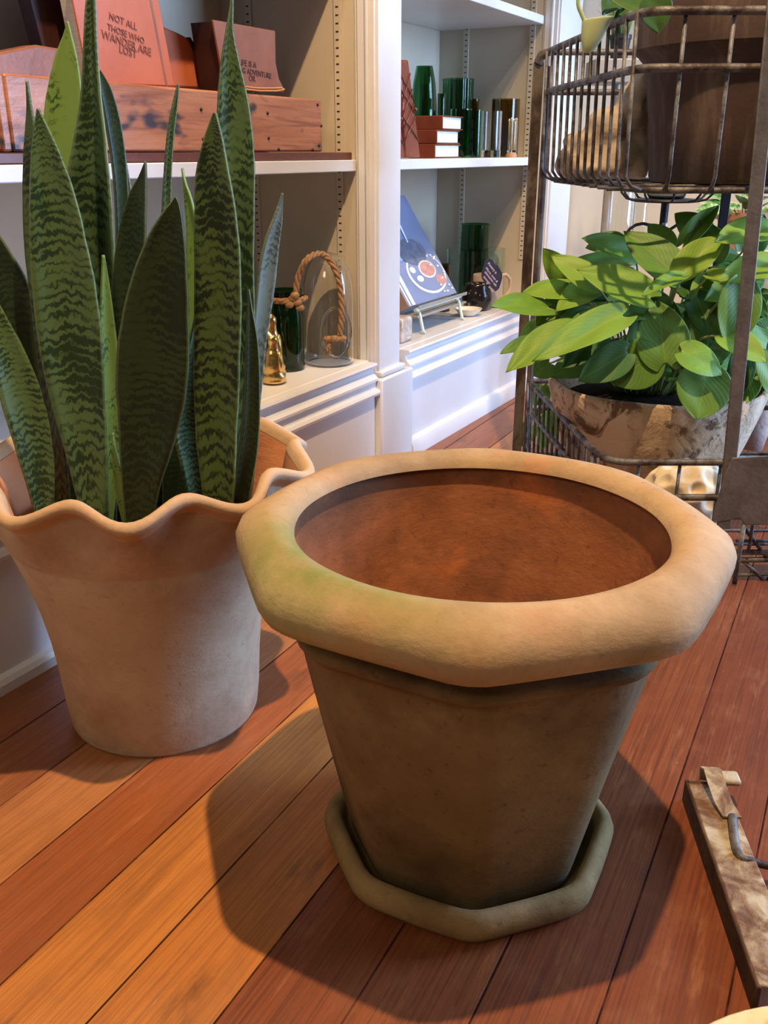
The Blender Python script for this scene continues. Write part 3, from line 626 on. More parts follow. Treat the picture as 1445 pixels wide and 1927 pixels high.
for pts, Y, mat, cup, yaw in SW:
    sword(pts, Y, mat, cup, yaw)

# ------------------------------------------------------------------ left bay, upper shelf: board, pine box, journals
ZMIN = -1.0
def px_poly(pts, t):
    out = []
    for x, y in pts:
        s, tt, z = cT(x, y, t); out.append(W(s, tt, max(z, ZMIN)))
    return out
def slab(pts, t, thick): return MB().prism(px_poly(pts, t), NV * -thick)
s1 = cT(668, 290, -0.058)[0]; s0 = cT(8, 290, -0.058)[0]
tag(MB().cbox((s0 - 0.02, -0.27, ZS + 0.0008), (s1 - 0.012, -0.053, ZS + 0.0125)).build('wooden_board', 'mahogany', bevel=0.001), 'thin dark red-brown board lying on the upper left shelf under the pine box', 'board')
sE = cT(606, 240, -0.058)[0]
ZB = ZS + 0.0135; ZT = ZB + 0.082
bx = thing('pine_box', 'knotty worn pine box with dark nail heads, upside down on the upper left shelf', 'box', W((s0 + sE) / 2, -0.15, ZB))
MB().cbox((s0 + 0.014, -0.072, ZB), (sE, -0.058, ZT)).build('front_board', 'pine', bx, bevel=0.003)
MB().cbox((s0, -0.262, ZB), (s0 + 0.0135, -0.058, ZT)).build('end_board', 'pine', bx, bevel=0.003)
MB().cbox((sE - 0.014, -0.262, ZB), (sE - 0.001, -0.0725, ZT)).build('end_board', 'pine', bx, bevel=0.002)
MB().cbox((s0 + 0.014, -0.262, ZT - 0.012), (sE - 0.0145, -0.0725, ZT - 0.001)).build('top_board', 'pine', bx, bevel=0.002)
for x, y in ((382, 262), (378, 206), (505, 260), (600, 274), (588, 282), (524, 281), (597, 197), (604, 237), (503, 213)):
    P = W(*cT(x, y, -0.058)); MB().ball(P + NV * 0.0002, 0.0026, 8, 5).build('nail', 'nail', bx)
ZMIN = ZT + 0.0006
def pbook(name, label, pts, t, thick, cover, cat='journal', group=None, pages=True):
    r = thing(name, label, cat, W(*cT(*pts[0], t - thick / 2)), group)
    slab(pts, t, 0.0025).build('front_cover', cover, r, bevel=0.0012)
    c = (sum(p[0] for p in pts) / len(pts), sum(p[1] for p in pts) / len(pts))
    ins = [(c[0] + (x - c[0]) * 0.965, c[1] + (y - c[1]) * 0.975) for x, y in pts]
    slab(ins, t - 0.0028, thick - 0.0056).build('page_block', 'pages' if pages else cover, r, smooth=False)
    slab(pts, t - thick + 0.0025, 0.0025).build('back_cover', cover, r, bevel=0.0012)
    return r
# tall orange journal leaning in the middle
og = pbook('leather_journal', 'tall orange leather journal stamped with four lines of lettering, leaning above the pine box', [(168, 161), (128, -45), (290, -45), (329, 162)], -0.105, 0.030, 'orange_leather')
slab([(312, 162), (273, -45), (277, -45), (316, 162)], -0.1047, 0.001).build('cover_groove', 'brown_leather', og)
xd = (DV + Vector((0, 0, -0.16))).normalized(); yd = Vector((DV.x * -.17, DV.y * -.17, 1))
for txt, x, y, sz in (('NOT ALL', 205, 36, .0125), ('THOSE WHO', 202, 56, .0115), ('WANDER ARE', 191, 71, .0145), ('LOST', 224, 98, .0140)):
    lettering(txt, W(*cT(x, y, -0.1043)), xd, yd, sz, 'stamp', og)
# dark journal beside it, grey-blue board at the back, brown journal lying under
pbook('leather_journal', 'very dark brown leather journal standing left of the tall orange one', [(97, 150), (44, -45), (122, -45), (160, 160)], -0.150, 0.028, 'dark_leather', pages=False)
pbook('hardback_book', 'pale grey-blue hardback standing at the far left above the pine box', [(-80, 150), (-80, -45), (52, -45), (92, 150)], -0.215, 0.020, 'grey_blue', 'book')
tag(slab([(-80, 150), (-80, 118), (0, 98), (70, 84), (118, 92), (150, 160)], -0.120, 0.028).build('leather_folder', 'brown_leather', bevel=0.003), 'brown leather folder lying in front of the grey-blue book', 'folder')
lf = thing('strapped_journal', 'slanting orange-brown journal with a dark strap, right of the tall orange journal', 'journal', W(*cT(400, 165, -0.16)))
slab([(300, 164), (296, 44), (338, 62), (368, 78), (392, 98), (482, 171)], -0.163, 0.040).build('cover', 'orange_leather', lf, bevel=0.004)
slab([(352, 70), (359, 70), (415, 167), (404, 166)], -0.1595, 0.003).build('strap', 'dark_leather', lf, bevel=0.0008)
# life journal
lj = thing('leather_journal', 'brown leather journal lettered LIFE IS A DARING ADVENTURE, at the pine box right end', 'journal', W(*cT(480, 175, -0.12)))
front = [(413, 166), (403, 38), (400, 36), (518, 58), (519, 120), (526, 152), (535, 168), (536, 174)]
slab([(424, 170), (401, 37), (518, 58), (519, 118), (525, 148), (534, 166), (535, 173)], -0.105, 0.004).build('front_cover', 'brown_leather', lj, bevel=0.001)
slab([(422, 170), (403, 40), (515, 60), (516, 118), (521, 148), (528, 170)], -0.1092, 0.045).build('page_block', 'dark_leather', lj)
slab([(424, 171), (401, 37), (518, 58), (519, 118), (525, 148), (534, 173)], -0.1544, 0.004).build('back_cover', 'brown_leather', lj, bevel=0.001)
cord = [W(*cT(x, y, -0.1035)) for x, y in ((440, 160), (460, 163), (485, 166), (510, 166), (530, 165), (535, 168), (520, 171), (490, 171), (455, 167), (440, 163))]
MB().tube(cord, 0.0013, 6).build('leather_cord', 'strap_leather', lj)
xl = (W(*cT(518, 130, -.105)) - W(*cT(444, 114, -.105)))
for txt, x, y, sz in (('"LIFE IS A', 446, 121, .0125), ('DARING ADVENTURE', 430, 132, .0115), ('OR', 468, 152, .0125)):
    lettering(txt, W(*cT(x, y, -0.1046)), xl, UP, sz, 'ink', lj)
ZMIN = -1.0
# cable behind
tag(MB().tube([at(x, y, 1.75) for x, y, *_ in crom([(-30, 400), (5, 428), (22, 446), (45, 456), (75, 457)], 5)], 0.0018, 6).build('cable', 'cable'), 'thin dark red cable hanging below the upper left shelf', 'cable')

# ------------------------------------------------------------------ left bay, deck
def rope_mb(m, P, r, n=None):
    """three twisted strands along the points P"""
    Q = [Vector(p) for p in crom([tuple(p) for p in P], 10)]
    L = 0; acc = [0]
    for a, b in zip(Q, Q[1:]): L += (b - a).length; acc.append(L)
    for k in range(3):
        pts = []; 
        for i, p in enumerate(Q):
            t = (Q[min(i + 1, len(Q) - 1)] - Q[max(i - 1, 0)]).normalized()
            x = t.cross(NV).normalized() if abs(t.dot(NV)) < .95 else t.cross(UP).normalized(); y = x.cross(t)
            a = acc[i] / (r * 5.0) * 2 * PI / 1.6 + k * 2 * PI / 3
            pts.append(p + (x * math.cos(a) + y * math.sin(a)) * r * 0.52)
        m.tube(pts, r * 0.58, 7)
    return m
def vessel(name, label, cat, base, prof_out, wall, mat, group=None, n=40, floor_t=0.004, flute=None):
    """open hollow vessel from an outside profile; inside follows at wall thickness"""
    inner = [(max(r - wall, 0.002), max(z, floor_t)) for r, z in prof_out[::-1]]
    o = MB().lathe([(0.001, 0)] + prof_out + inner + [(0.001, floor_t)], base, n, False, False, fn=flute).build(name, mat, angle=60)
    return tag(o, label, cat, group)
def jar_place(px, py, depth_t): s, t, z = loc3(gz(px, py, ZD + 0.0005)); return W(s, t, z)
gj_r = 33 * pxm(gz(542, 690, ZD))
gb = gz(541, 700, ZD + 0.0008); gb = gb + Vector((gb.x, gb.y, 0)).normalized() * gj_r * 0.9
gh = at(540, 545, gb.y).z - gb.z
gj = thing('green_glass_jar', 'dark green glass jar with a knotted rope at its neck, right behind the gold penguins', 'jar', gb)
po = [(gj_r * .96, 0), (gj_r, 0.004), (gj_r, gh * .70), (gj_r * .97, gh * .74), (gj_r * .97, gh)]
MB().lathe([(0.001, 0)] + po + [(r - 0.003, max(z, 0.006)) for r, z in po[::-1]] + [(0.001, 0.006)], gb, 40).build('glass_body', 'green_glass', gj, angle=60)
zr = at(545, 566, gb.y - gj_r).z
m = MB(); rope_mb(m, [gb + Vector((math.cos(a) * (gj_r + 0.004), math.sin(a) * (gj_r + 0.004), zr - gb.z)) for a in [PI * 2 * i / 14 - 1 for i in range(15)]], 0.0052)
kn = gb + Vector((0.55 * gj_r, -gj_r * 0.95 - 0.004, zr - gb.z))
for d in ((0, 0, 0.004), (0.008, 0, -0.003), (-0.006, -0.002, -0.006), (0.004, -0.003, 0.010), (0.012, 0.002, -0.012)): m.ball(kn + Vector(d), (0.0085, 0.0065, 0.0065), 10, 7)
m.build('rope_knot', 'rope', gj, angle=0)
gb2 = gb + DV * -0.115 + NV * -0.035
g2 = dup(gj, gb2, 'dark green glass jar half hidden behind the right-hand snake plant leaves')
m = MB(); tb = at(466, 545, gb2.y - gj_r * 1.1)
for k in range(9): m.tube([tb + Vector((-0.012, 0.004, 0.004 * math.sin(k))), tb + Vector((0.004 + 0.003 * math.sin(k * 2), -0.003 * math.cos(k), 0.007 * math.cos(k * 1.3)))], [0.0028, 0.0012], 5)
# rope tuft belongs to the second jar
t2 = m.build('rope_end', 'rope', g2, angle=0)
# clear glass terrarium with rope
gc = gz(620, 690, ZD + 0.0008); cr = 47 * pxm(gc); gc = gc + Vector((gc.x, gc.y, 0)).normalized() * cr * 0.75
gtop = at(615, 475, gc.y).z - gc.z
te = thing('glass_cloche', 'clear domed glass terrarium with oval side opening and rope, beside the green jar', 'terrarium', gc)
prof_g = [(cr * .9, 0.0), (cr * .97, 0.002), (cr, 0.008), (cr, gtop * .6), (cr * .96, gtop * .74), (cr * .82, gtop * .87), (cr * .55, gtop * .965), (cr * .25, gtop * .995), (0.001, gtop)]
MB().lathe(prof_g + [(max(r - 0.002, 0.0008), z - 0.0015 if z > gtop * .6 else max(z, 0.0025)) for r, z in prof_g[::-1]], gc, 48).build('glass_dome', 'clear_glass', te, angle=0)
ring_c = at(632, 627, gc.y - cr * 0.97)
rx, rz = 27 * pxm(ring_c), 47 * pxm(ring_c)
rp = []
for i in range(40):
    a = 2 * PI * i / 40; x = rx * math.cos(a); yy = -math.sqrt(max(cr * cr - (ring_c.x + x - gc.x) ** 2, 0)) - 0.0005
    rp.append(Vector((ring_c.x + x, gc.y + yy, ring_c.z + rz * math.sin(a))))
MB().tube(rp, 0.0024, 8, closed=True).build('opening_lip', 'clear_glass', te, angle=0)
yk = gc.y - cr * .35
arch = [at(x, y, yy) for x, y, yy in ((556, 552, gb.y - gj_r * .8), (562, 520, gb.y - gj_r * .8), (578, 488, gb.y - gj_r), (604, 478, gc.y - cr * 1.06), (626, 498, gc.y - cr * 1.05), (640, 540, gc.y - cr * 1.05), (643, 590, gc.y - cr * 1.02), (640, 632, gc.y - cr * .95))]
m = MB(); rope_mb(m, arch, 0.0056); kc = at(630, 638, gc.y - cr * .95)
for d in ((-0.012, 0, 0), (0, -0.003, 0.001), (0.012, 0, 0.001)): m.ball(kc + Vector(d), (0.0105, 0.007, 0.0065), 10, 7)
for k in range(9):
    m.tube([kc + Vector((-0.008, 0, -0.004)), kc + Vector((-0.012 + 0.003 * math.sin(k * 1.7), 0.003 * math.cos(k), -0.016)), kc + Vector((-0.014 + 0.009 * math.sin(k * 2.1), 0.006 * math.cos(k * 1.3), -0.028))], [0.0028, 0.0026, 0.001], 5)
m.build('rope', 'rope', te, angle=0)
# gold penguins
def penguin(base, h):
    r = thing('penguin_figurine', 'shiny gold metal penguin figurine with raised beak, nearest the snake plant on the deck', 'figurine', base)
    m = MB(); k = h
    for c, rr in (((0, 0, .30), (.20, .17, .26)), ((0.005, 0.01, .46), (.175, .15, .22)), ((0.01, 0, .14), (.205, .18, .15)), ((0.015, 0, .05), (.21, .19, .05)), ((0.02, 0, .66), (.105, .10, .15)), ((0.015, 0, .78), (.112, .112, .11)), ((-.03, -.01, .86), (.07, .065, .065)), ((-.065, -.015, .915), (.042, .038, .05)), ((-.085, -.018, .955), (.026, .025, .04)), ((.15, .08, .045), (.10, .10, .045)), ((.10, .0, .12), (.14, .14, .10))):
        m.ball(base + Vector(c) * k, tuple(q * k for q in rr), 20, 12)
    m.build('body', 'brass', r, angle=0, remesh=h * 0.018).modifiers['smooth'].iterations = 22
    for s in (-1, 1):
        q = MB(); q.ball(base + Vector((.135 * s + .01, -.01, .38)) * k, (.055 * k, .13 * k, .22 * k), 14, 10); q.build('wing', 'brass', r, angle=0)
    return r
pb = gz(514, 722, ZD + 0.0005); ph = (at(505, 615, pb.y).z - pb.z) * 1.0
pen = penguin(pb, ph)
pb2 = gz(492, 716, ZD + 0.0012) + DV * 0.045 + NV * -0.01
pe2 = dup(pen, pb2, 'taller gold metal penguin figurine behind the nearer one, beside the leaves'); pe2.scale = (1.12, 1.12, 1.27)

# ------------------------------------------------------------------ right bay, upper shelf
ZS2 = ZS + 0.0006
def tS(px, s): return cS(px, 290, s)[1]
tF = -0.062
sb = cT(829, 290, tF)[0]
def red_book(s0, s1, t0, t1, z0, z1, label):
    r = thing('leather_notebook', label, 'notebook', W((s0 + s1) / 2, (t0 + t1) / 2, z0), 'red leather notebooks stacked on the right upper shelf')
    MB().cbox((s0 + 0.0005, t1 + 0.002, z0 + 0.003), (s1 - 0.004, t0 - 0.003, z1 - 0.003)).build('page_block', 'pages', r, smooth=False)
    for a, b, nm in ((z0, z0 + 0.0026, 'back_cover'), (z1 - 0.0026, z1, 'front_cover')):
        MB().cbox((s0, t1, a), (s1 + 0.002, t0, b)).build(nm, 'red_leather', r, bevel=0.001)
    MB().cbox((s0 - 0.0035, t1, z0), (s0 - 0.0003, t0, z1)).build('spine', 'red_leather', r, bevel=0.0015)
    return r
zz = [cT(840, y, tF)[2] for y in (297, 273, 245, 217)]; zz[0] = ZS2
hb = (zz[3] - ZS2) / 3
t_in = cS(778, 260, sb)[1]
red_book(cT(820, 290, tF)[0], cT(866, 290, tF)[0], tF, t_in, ZS2, ZS2 + hb * .98, 'red leather notebook at the bottom of the stack of three beside the tied journals')
red_book(cT(823, 290, tF)[0], cT(864, 290, tF)[0], tF, t_in, ZS2 + hb, ZS2 + hb * 1.98, 'red leather notebook in the middle of the stack of three beside the tied journals')
red_book(cT(833, 290, tF)[0], cT(869, 290, tF)[0], tF, t_in, ZS2 + hb * 2, ZS2 + hb * 2.98, 'red leather notebook on top of the stack of three beside the tied journals')
def tied(pts, t, th, label):
    r = thing('tied_journal', label, 'journal', W(*cT(*pts[0], t - th / 2)), 'tied leather journals on the right upper shelf')
    slab(pts, t, th).build('cover', 'red_leather', r, bevel=0.004)
    (x0, y0), (x1, y1), (x2, y2), (x3, y3) = pts
    cords = MB()
    for a, b in ((.18, .42), (.30, .55), (.45, .7), (.58, .86), (.42, .18), (.7, .45), (.86, .6)):
        A = W(*cT(x0 + (x1 - x0) * a, y0 + (y1 - y0) * a, t + 0.0015)); Bq = W(*cT(x3 + (x2 - x3) * b, y3 + (y2 - y3) * b, t + 0.0015))
        cords.tube([A, A.lerp(Bq, .5) + NV * 0.001, Bq], 0.0012, 6)
    k = W(*cT((x0 + x3) / 2 + 4, (y0 + y1) / 2, t + 0.003)); cords.ball(k, 0.004, 8, 6)
    cords.build('leather_cord', 'red_leather', r, angle=0)
    return r
tied([(764, 297), (752, 115), (769, 112), (792, 297)], -0.066, 0.060, 'red leather journal tied with a cord, standing next to the notebook stack')
tied([(738, 297), (726, 150), (745, 150), (763, 297)], -0.056, 0.050, 'red leather journal tied with a cord, nearest the white pilaster')
def on_shelf(px_l, px_r, t, top_py, z0=ZS2):
    """centre, radius and height for a round vessel whose axis stands at t"""
    a = cT(px_l, 270, t)[0]; b = cT(px_r, 270, t)[0]; mid = W((a + b) / 2, t, z0)
    r = (px_r - px_l) / 2 * pxm(mid); h = cT((px_l + px_r) / 2, top_py, t)[2] - z0
    return mid, r, h
c, r, h = on_shelf(772, 820, -0.19, 124)
vessel('green_glass_vase', 'dark green bottle-shaped glass vase with tapering top, behind the red journals', 'vase', c, [(r, 0), (r, h * .42), (r * .97, h * .62), (r * .86, h * .82), (r * .66, h * .97), (r * .62, h)], 0.004, 'green_glass')
c, r, h = on_shelf(831, 886, -0.235, 148)
vessel('fluted_glass_vase', 'dark green fluted glass vase with a wavy lip at the back of the shelf', 'vase', c, [(r * .97, 0), (r, h * .5), (r, h * .94), (r * 1.02, h)], 0.004, 'green_glass', flute=lambda q, z, a: q * (1 + 0.035 * math.cos(a * 14)), n=112)
c, r, h = on_shelf(822, 836, -0.13, 176)
vessel('small_glass_bottle', 'narrow blue-green glass tube between the tall vase and fluted vase', 'bottle', c, [(r, 0), (r, h)], 0.002, 'green_glass')
c, r, h = on_shelf(882, 899, -0.20, 186)
vessel('dark_glass_tumbler', 'dark brown glass tumbler at the very back behind the green tumblers', 'tumbler', c, [(r, 0), (r, h)], 0.003, 'olive_glass')
gg = 'green glass tumblers on the right upper shelf'
c, r, h = on_shelf(846, 886, -0.115, 205)
vessel('green_tumbler', 'green glass tumbler directly behind the notebook stack', 'tumbler', c, [(r * .97, 0), (r, 0.004), (r, h)], 0.003, 'green_glass', gg)
c, r, h = on_shelf(876, 906, -0.078, 207)
vessel('green_tumbler', 'green glass tumbler beside the clear glass, rightmost of the green ones', 'tumbler', c, [(r * .97, 0), (r, 0.004), (r, h)], 0.003, 'green_glass', gg)
c, r, h = on_shelf(904, 942, -0.080, 209)
vessel('clear_tumbler', 'small clear glass tumbler with thick base between green and amber glasses', 'tumbler', c, [(r * .97, 0), (r, 0.004), (r, h)], 0.003, 'clear_glass', floor_t=0.016)
c, r, h = on_shelf(922, 974, -0.108, 186)
vessel('amber_tumbler', 'wide dark amber glass tumbler standing behind the match bottle', 'tumbler', c, [(r, 0), (r, h)], 0.004, 'olive_glass')
c, r, h = on_shelf(954, 972, -0.060, 228)
mt = thing('match_bottle', 'small glass bottle of wooden matches on a cork foot, right end of the shelf', 'bottle', c)
MB().lathe([(r * 1.15, 0), (r * 1.2, 0.004), (r * .9, 0.011), (0.001, 0.011)], c, 20, True).build('cork_foot', 'tan_wood', mt)
pp = [(r * .95, 0.0115), (r, 0.014), (r, h)]
MB().lathe([(0.001, 0.0115)] + pp + [(q - 0.0012, max(z, 0.016)) for q, z in pp[::-1]] + [(0.001, 0.016)], c, 24).build('glass_body', 'clear_glass', mt, angle=60)
for k in range(9):
    a = k * 2.4; b0 = c + Vector((math.cos(a) * r * .3, math.sin(a) * r * .3, 0.0165)); b1 = c + Vector((math.cos(a) * r * .82, math.sin(a) * r * .82, h + 0.004 + 0.003 * math.sin(k * 3)))
    mk = MB().tube([b0, b1], 0.0011, 5).build('match', 'match', mt)
    MB().ball(b1, 0.0016, 6, 5).build('match_head', 'white_card', mk)
P = W(*cT(1000, -2, -0.09)); ztop = 0.9555
tag(MB().cbox((cT(1004, 0, -.052)[0] - 0.10, -0.13, ztop), (min(0.800, cT(1004, 0, -.052)[0]), -0.052, ztop + 0.03)).build('red_book', 'red_leather', bevel=0.002), 'dark red book at the right end of the top right shelf', 'book')

# ------------------------------------------------------------------ right bay, deck
def bk(px, py, t): return W(*cT(px, py, t))
cbk = thing('cookbook', 'blue cookbook with a plated dish on its cover, leaning on a small stand', 'book', bk(800, 585, -0.10))
# cover plane: leans back; corners from the photo at two depths
bl = bk(770, 581, -0.080); br = bk(859, 549, -0.080)
ex = (br - bl); ex.z = 0; wd = ex.length; ex = DV.copy()
sbl = loc3(bl)[0]; sbr = loc3(br)[0]
zb = (bl.z + br.z) / 2
lean = 0.58
ey = (UP * math.cos(lean) - NV * math.sin(lean)).normalized(); ez = ex.cross(ey)
if ez.dot(NV) < 0: ez = -ez
BH = 0.262; BW = sbr - sbl; O = W(sbl, -0.080, zb)
sl = 0.0
MB().obox(O + ex * BW / 2 + ey * BH / 2, ex, ey, ez, BW / 2, BH / 2, 0.0015).build('front_cover', 'blue_cover', cbk, bevel=0.0008)
MB().obox(O + ex * (BW / 2 - 0.001) + ey * BH / 2 - ez * 0.0165, ex, ey, ez, BW / 2 - 0.002, BH / 2 - 0.003, 0.0145).build('page_block', 'pages', cbk, smooth=False)
MB().obox(O + ex * BW / 2 + ey * BH / 2 - ez * 0.033, ex, ey, ez, BW / 2, BH / 2, 0.0015).build('back_cover', 'blue_cover', cbk, bevel=0.0008)
spn = MB().obox(O - ex * 0.0018 + ey * BH / 2 - ez * 0.0165, ex, ey, ez, 0.0016, BH / 2, 0.018).build('spine', 'spine_tan', cbk, bevel=0.001)
def on_cover(u, v, d=0.0018): return O + ex * (u * BW) + ey * (v * BH) + ez * d
def patch(pts, mat, name, d=0.0019):
    return MB().prism([on_cover(u, v, d) for u, v in pts], ez * 0.0002).build(name, mat, cbk, smooth=False)
patch([(0.01, 0.005), (0.035, 0.005), (0.035, 0.995), (0.01, 0.995)], 'white_card', 'cover_stripe')
patch([(0.06, 0.005), (0.12, 0.005), (0.12, 0.38), (0.06, 0.38)], 'white_card', 'cover_stripe')
patch([(0.06, 0.40), (0.30, 0.40), (0.42, 0.47), (0.36, 0.60), (0.42, 0.68), (0.30, 0.80), (0.24, 0.92), (0.06, 0.98)], 'pale_blue', 'cover_print')
def disc(u, v, ru, rv, mat, name, d, n=28): return patch([(u + ru * math.cos(2 * PI * i / n), v + rv * math.sin(2 * PI * i / n)) for i in range(n)], mat, name, d)
disc(.62, .25, .36, .20, 'white_card', 'cover_plate', .0021); disc(.63, .257, .33, .185, 'blue_cover', 'cover_plate', .0023)
disc(.55, .46, .26, .13, 'blue_dark', 'cover_print', .0025); disc(.66, .28, .16, .085, 'white_card', 'cover_print', .0027); disc(.665, .282, .14, .072, 'salmon', 'cover_print', .0029)
disc(.82, .16, .10, .05, 'salmon', 'cover_print', .0029); disc(.38, .30, .05, .03, 'white_card', 'cover_print', .0027); disc(.44, .21, .06, .03, 'white_card', 'cover_print', .0027)
for k in range(14): disc(.86 + .10 * math.sin(k * 2.2), .22 + .18 * math.cos(k * 1.7), .022, .010, 'white_card', 'cover_print', .0031, 8)
patch([(.55, .55), (.57, .55), (.60, .72), (.56, .72)], 'white_card', 'cover_print', .0031); disc(.56, .76, .045, .018, 'white_card', 'cover_print', .0031)
for txt, v, sz in (('ING', .24, .017), ('N', .10, .012)):
    lettering(txt, O - ex * 0.0036 + ey * (v * BH + 0.03) - ez * 0.012, -ey, ez, sz, 'ink', cbk)
for v, u1 in ((.80, .30), (.77, .33), (.735, .40), (.62, .40)):
    patch([(.08, v), (u1, v), (u1, v + .008), (.08, v + .008)], 'blue_dark', 'cover_text', .0022)
st = thing('book_stand', 'pale metal easel stand holding the blue cookbook', 'stand', W((sbl + sbr) / 2, -0.09, ZD))
lo = zb + 0.006
MB().cbox((sbl - 0.004, -0.135, lo - 0.0285), (sbr + 0.004, -0.056, lo - 0.0235)).build('ledge', 'grey_metal', st, bevel=0.001)
MB().cbox((sbl - 0.004, -0.0555, lo - 0.0085), (sbr + 0.004, -0.0535, lo - 0.001)).build('lip', 'grey_metal', st, bevel=0.001)
for s in (sbl + 0.01, sbr - 0.03):
    MB().tube([W(s, -0.066, lo - 0.012), W(s, -0.060, lo - 0.020), W(s, -0.050, ZD + 0.006), W(s, -0.044, ZD + 0.0035)], [0.0042, 0.004, 0.0036, 0.003], 8).build('leg', 'jade', st)
MB().tube([W(sbl + .004, -.068, lo - .0125), W(sbr - .004, -.068, lo - .0125)], 0.004, 8).build('rail', 'jade', st)
MB().tube([W(sbr - .05, -.13, lo - .006), W(sbr - .05, -.155, ZD + 0.003), W(sbr - .045, -.150, ZD + 0.003)], 0.0035, 8).build('back_leg', 'iron', st)
P0 = gz(772, 640, ZD + 0.0006)
s_, t_, _ = loc3(P0)
m = MB(); m.cbox((s_ - 0.045, t_ - 0.03, ZD + 0.0006), (s_ + 0.004, t_ + 0.004, ZD + 0.052)); tag(m.build('stone_block', 'marble', bevel=0.006, segs=3), 'brown-veined stone block beside the pilaster on the right deck', 'block')
def deck_at(px, py): return gz(px, py, ZD + 0.0006)
P = deck_at(862, 588); m = MB(); s_, t_, _ = loc3(P); hh = cS(862, 548, s_)[2]
m.cbox((s_ - 0.02, t_ - 0.075, ZD + 0.0006), (s_ + 0.035, t_ - 0.045, at(860, 548, P.y).z)); tag(m.build('wooden_block', 'tan_wood', bevel=0.003), 'small tan wooden block standing behind the white dish', 'block')
def deck_round(pl, pr, pbot, ptop):
    P = deck_at((pl + pr) / 2, pbot); r = (pr - pl) / 2 * pxm(P); d = Vector((P.x, P.y, 0)).normalized()
    c = P + d * r * 0.92; h = at((pl + pr) / 2, ptop, c.y).z - c.z
    return c, r * 1.03, h
c, r, h = deck_round(855, 906, 598, 580)
m = MB(); pr_ = [(r * .45, 0), (r * .7, h * .35), (r * .95, h * .85), (r, h), (r * .93, h), (r * .7, h * .55), (r * .3, h * .25)]
m.lathe(pr_, c, 32, True, True)
dsh = m.build('small_dish', 'white_glaze'); tag(dsh, 'small cream ceramic dish at the front edge of the right deck', 'dish')
c, r, h = deck_round(868, 925, 587, 533)
bp_ = thing('speckled_pot', 'small glossy black speckled stoneware pot holding a sign on a stick', 'pot', c)
po = [(r * .6, 0), (r * .8, h * .08), (r, h * .42), (r * .93, h * .70), (r * .76, h * .90), (r * .80, h)]
MB().lathe([(0.001, 0)] + po + [(q - 0.004, max(z, 0.006)) for q, z in po[::-1]] + [(0.001, 0.006)], c, 36).build('pot_body', 'black_glaze', bp_, angle=0)
spot_c, spot_r, spot_h = c.copy(), r, h
c2, r2, h2 = deck_round(884, 940, 583, 516); c2 = c2 + DV * 0.052 + NV * -0.016
h2 = at(905, 516, c2.y).z - c2.z
mg = thing('stoneware_mug', 'tall beige stoneware mug with a big loop handle, behind the black pot', 'mug', c2)
po = [(r2 * .95, 0), (r2, 0.004), (r2, h2 - 0.002), (r2 * .98, h2)]
MB().lathe([(0.001, 0)] + po + [(q - 0.004, max(z, 0.006)) for q, z in po[::-1]] + [(0.001, 0.006)], c2, 36).build('mug_body', 'beige_glaze', mg, angle=60)
hd = DV * 0.83 + NV * 0.55; hd.normalize()
MB().tube([c2 + hd * (r2 * .95) + UP * h2 * .92, c2 + hd * (r2 + .016) + UP * h2 * .96, c2 + hd * (r2 + .031) + UP * h2 * .80, c2 + hd * (r2 + .033) + UP * h2 * .5, c2 + hd * (r2 + .022) + UP * h2 * .25, c2 + hd * (r2 * .95) + UP * h2 * .16], 0.0048, 10).build('handle', 'beige_glaze', mg, angle=0)
c3, r3, h3 = deck_round(870, 985, 590, 470); c3 = c3 + DV * 0.152 + NV * -0.118
r3 = 54 * pxm(c3); h3 = at(925, 468, c3.y).z - c3.z
vessel('glass_cylinder', 'wide pale aqua glass cylinder around the tall green tumbler on the right deck', 'vase', c3, [(r3 * .98, 0), (r3, 0.004), (r3, h3)], 0.0035, 'aqua_glass')
r4 = 27 * pxm(c3); c4 = c3 + DV * -0.012 + UP * 0.0105; h4 = at(917, 421, c4.y).z - c4.z
vessel('green_tall_tumbler', 'tall dark green glass tumbler standing inside the wide glass cylinder', 'tumbler', c4, [(r4, 0), (r4, h4)], 0.003, 'green_glass')
c, r, h = deck_round(838, 862, 590, 487); c = c + NV * -0.085 + DV * 0.05; h = at(848, 487, c.y).z - c.z
og_ = 'olive glass tumblers on the right deck'
vessel('olive_tumbler', 'taller olive glass tumbler in the corner behind the cookbook', 'tumbler', c, [(r * 1.2, 0), (r * 1.2, h)], 0.003, 'olive_glass', og_)
c, r, h = deck_round(850, 876, 592, 497); c = c + NV * -0.055 + DV * 0.02; h = at(862, 497, c.y).z - c.z
vessel('olive_tumbler', 'shorter olive glass tumbler just left of the black speckled pot', 'tumbler', c, [(r * 1.1, 0), (r * 1.1, h)], 0.003, 'olive_glass', og_)
# sign on a stick
ys = spot_c.y - spot_r * .35
sg = thing('plant_sign', 'navy scalloped sign with pink handwriting on a wooden stick in the black pot', 'sign', at(912, 550, ys))
poly = [(913, 490), (920, 486), (927, 489), (931, 497), (937, 500), (941, 507), (945, 514), (945, 524), (942, 534), (939, 543), (934, 548), (928, 548), (922, 543), (917, 535), (910, 530), (906, 522), (906, 512), (909, 503), (911, 496)]
MB().prism([at(x, y, ys) for x, y in poly], Vector((0, 0.003, 0))).build('board', 'navy', sg, bevel=0.0006)
MB().obox(at(912.5, 545, ys + 0.0046), Vector((.95, 0, .3)).normalized(), Vector((0, 1, 0)), Vector((-.3, 0, .95)).normalized(), 0.0032, 0.0012, 0.016).build('stick', 'stick', sg)
dgx = (at(940, 528, ys) - at(918, 500, ys)).normalized(); dgy = Vector((-dgx.z, 0, dgx.x))
if dgy.z < 0: dgy = -dgy
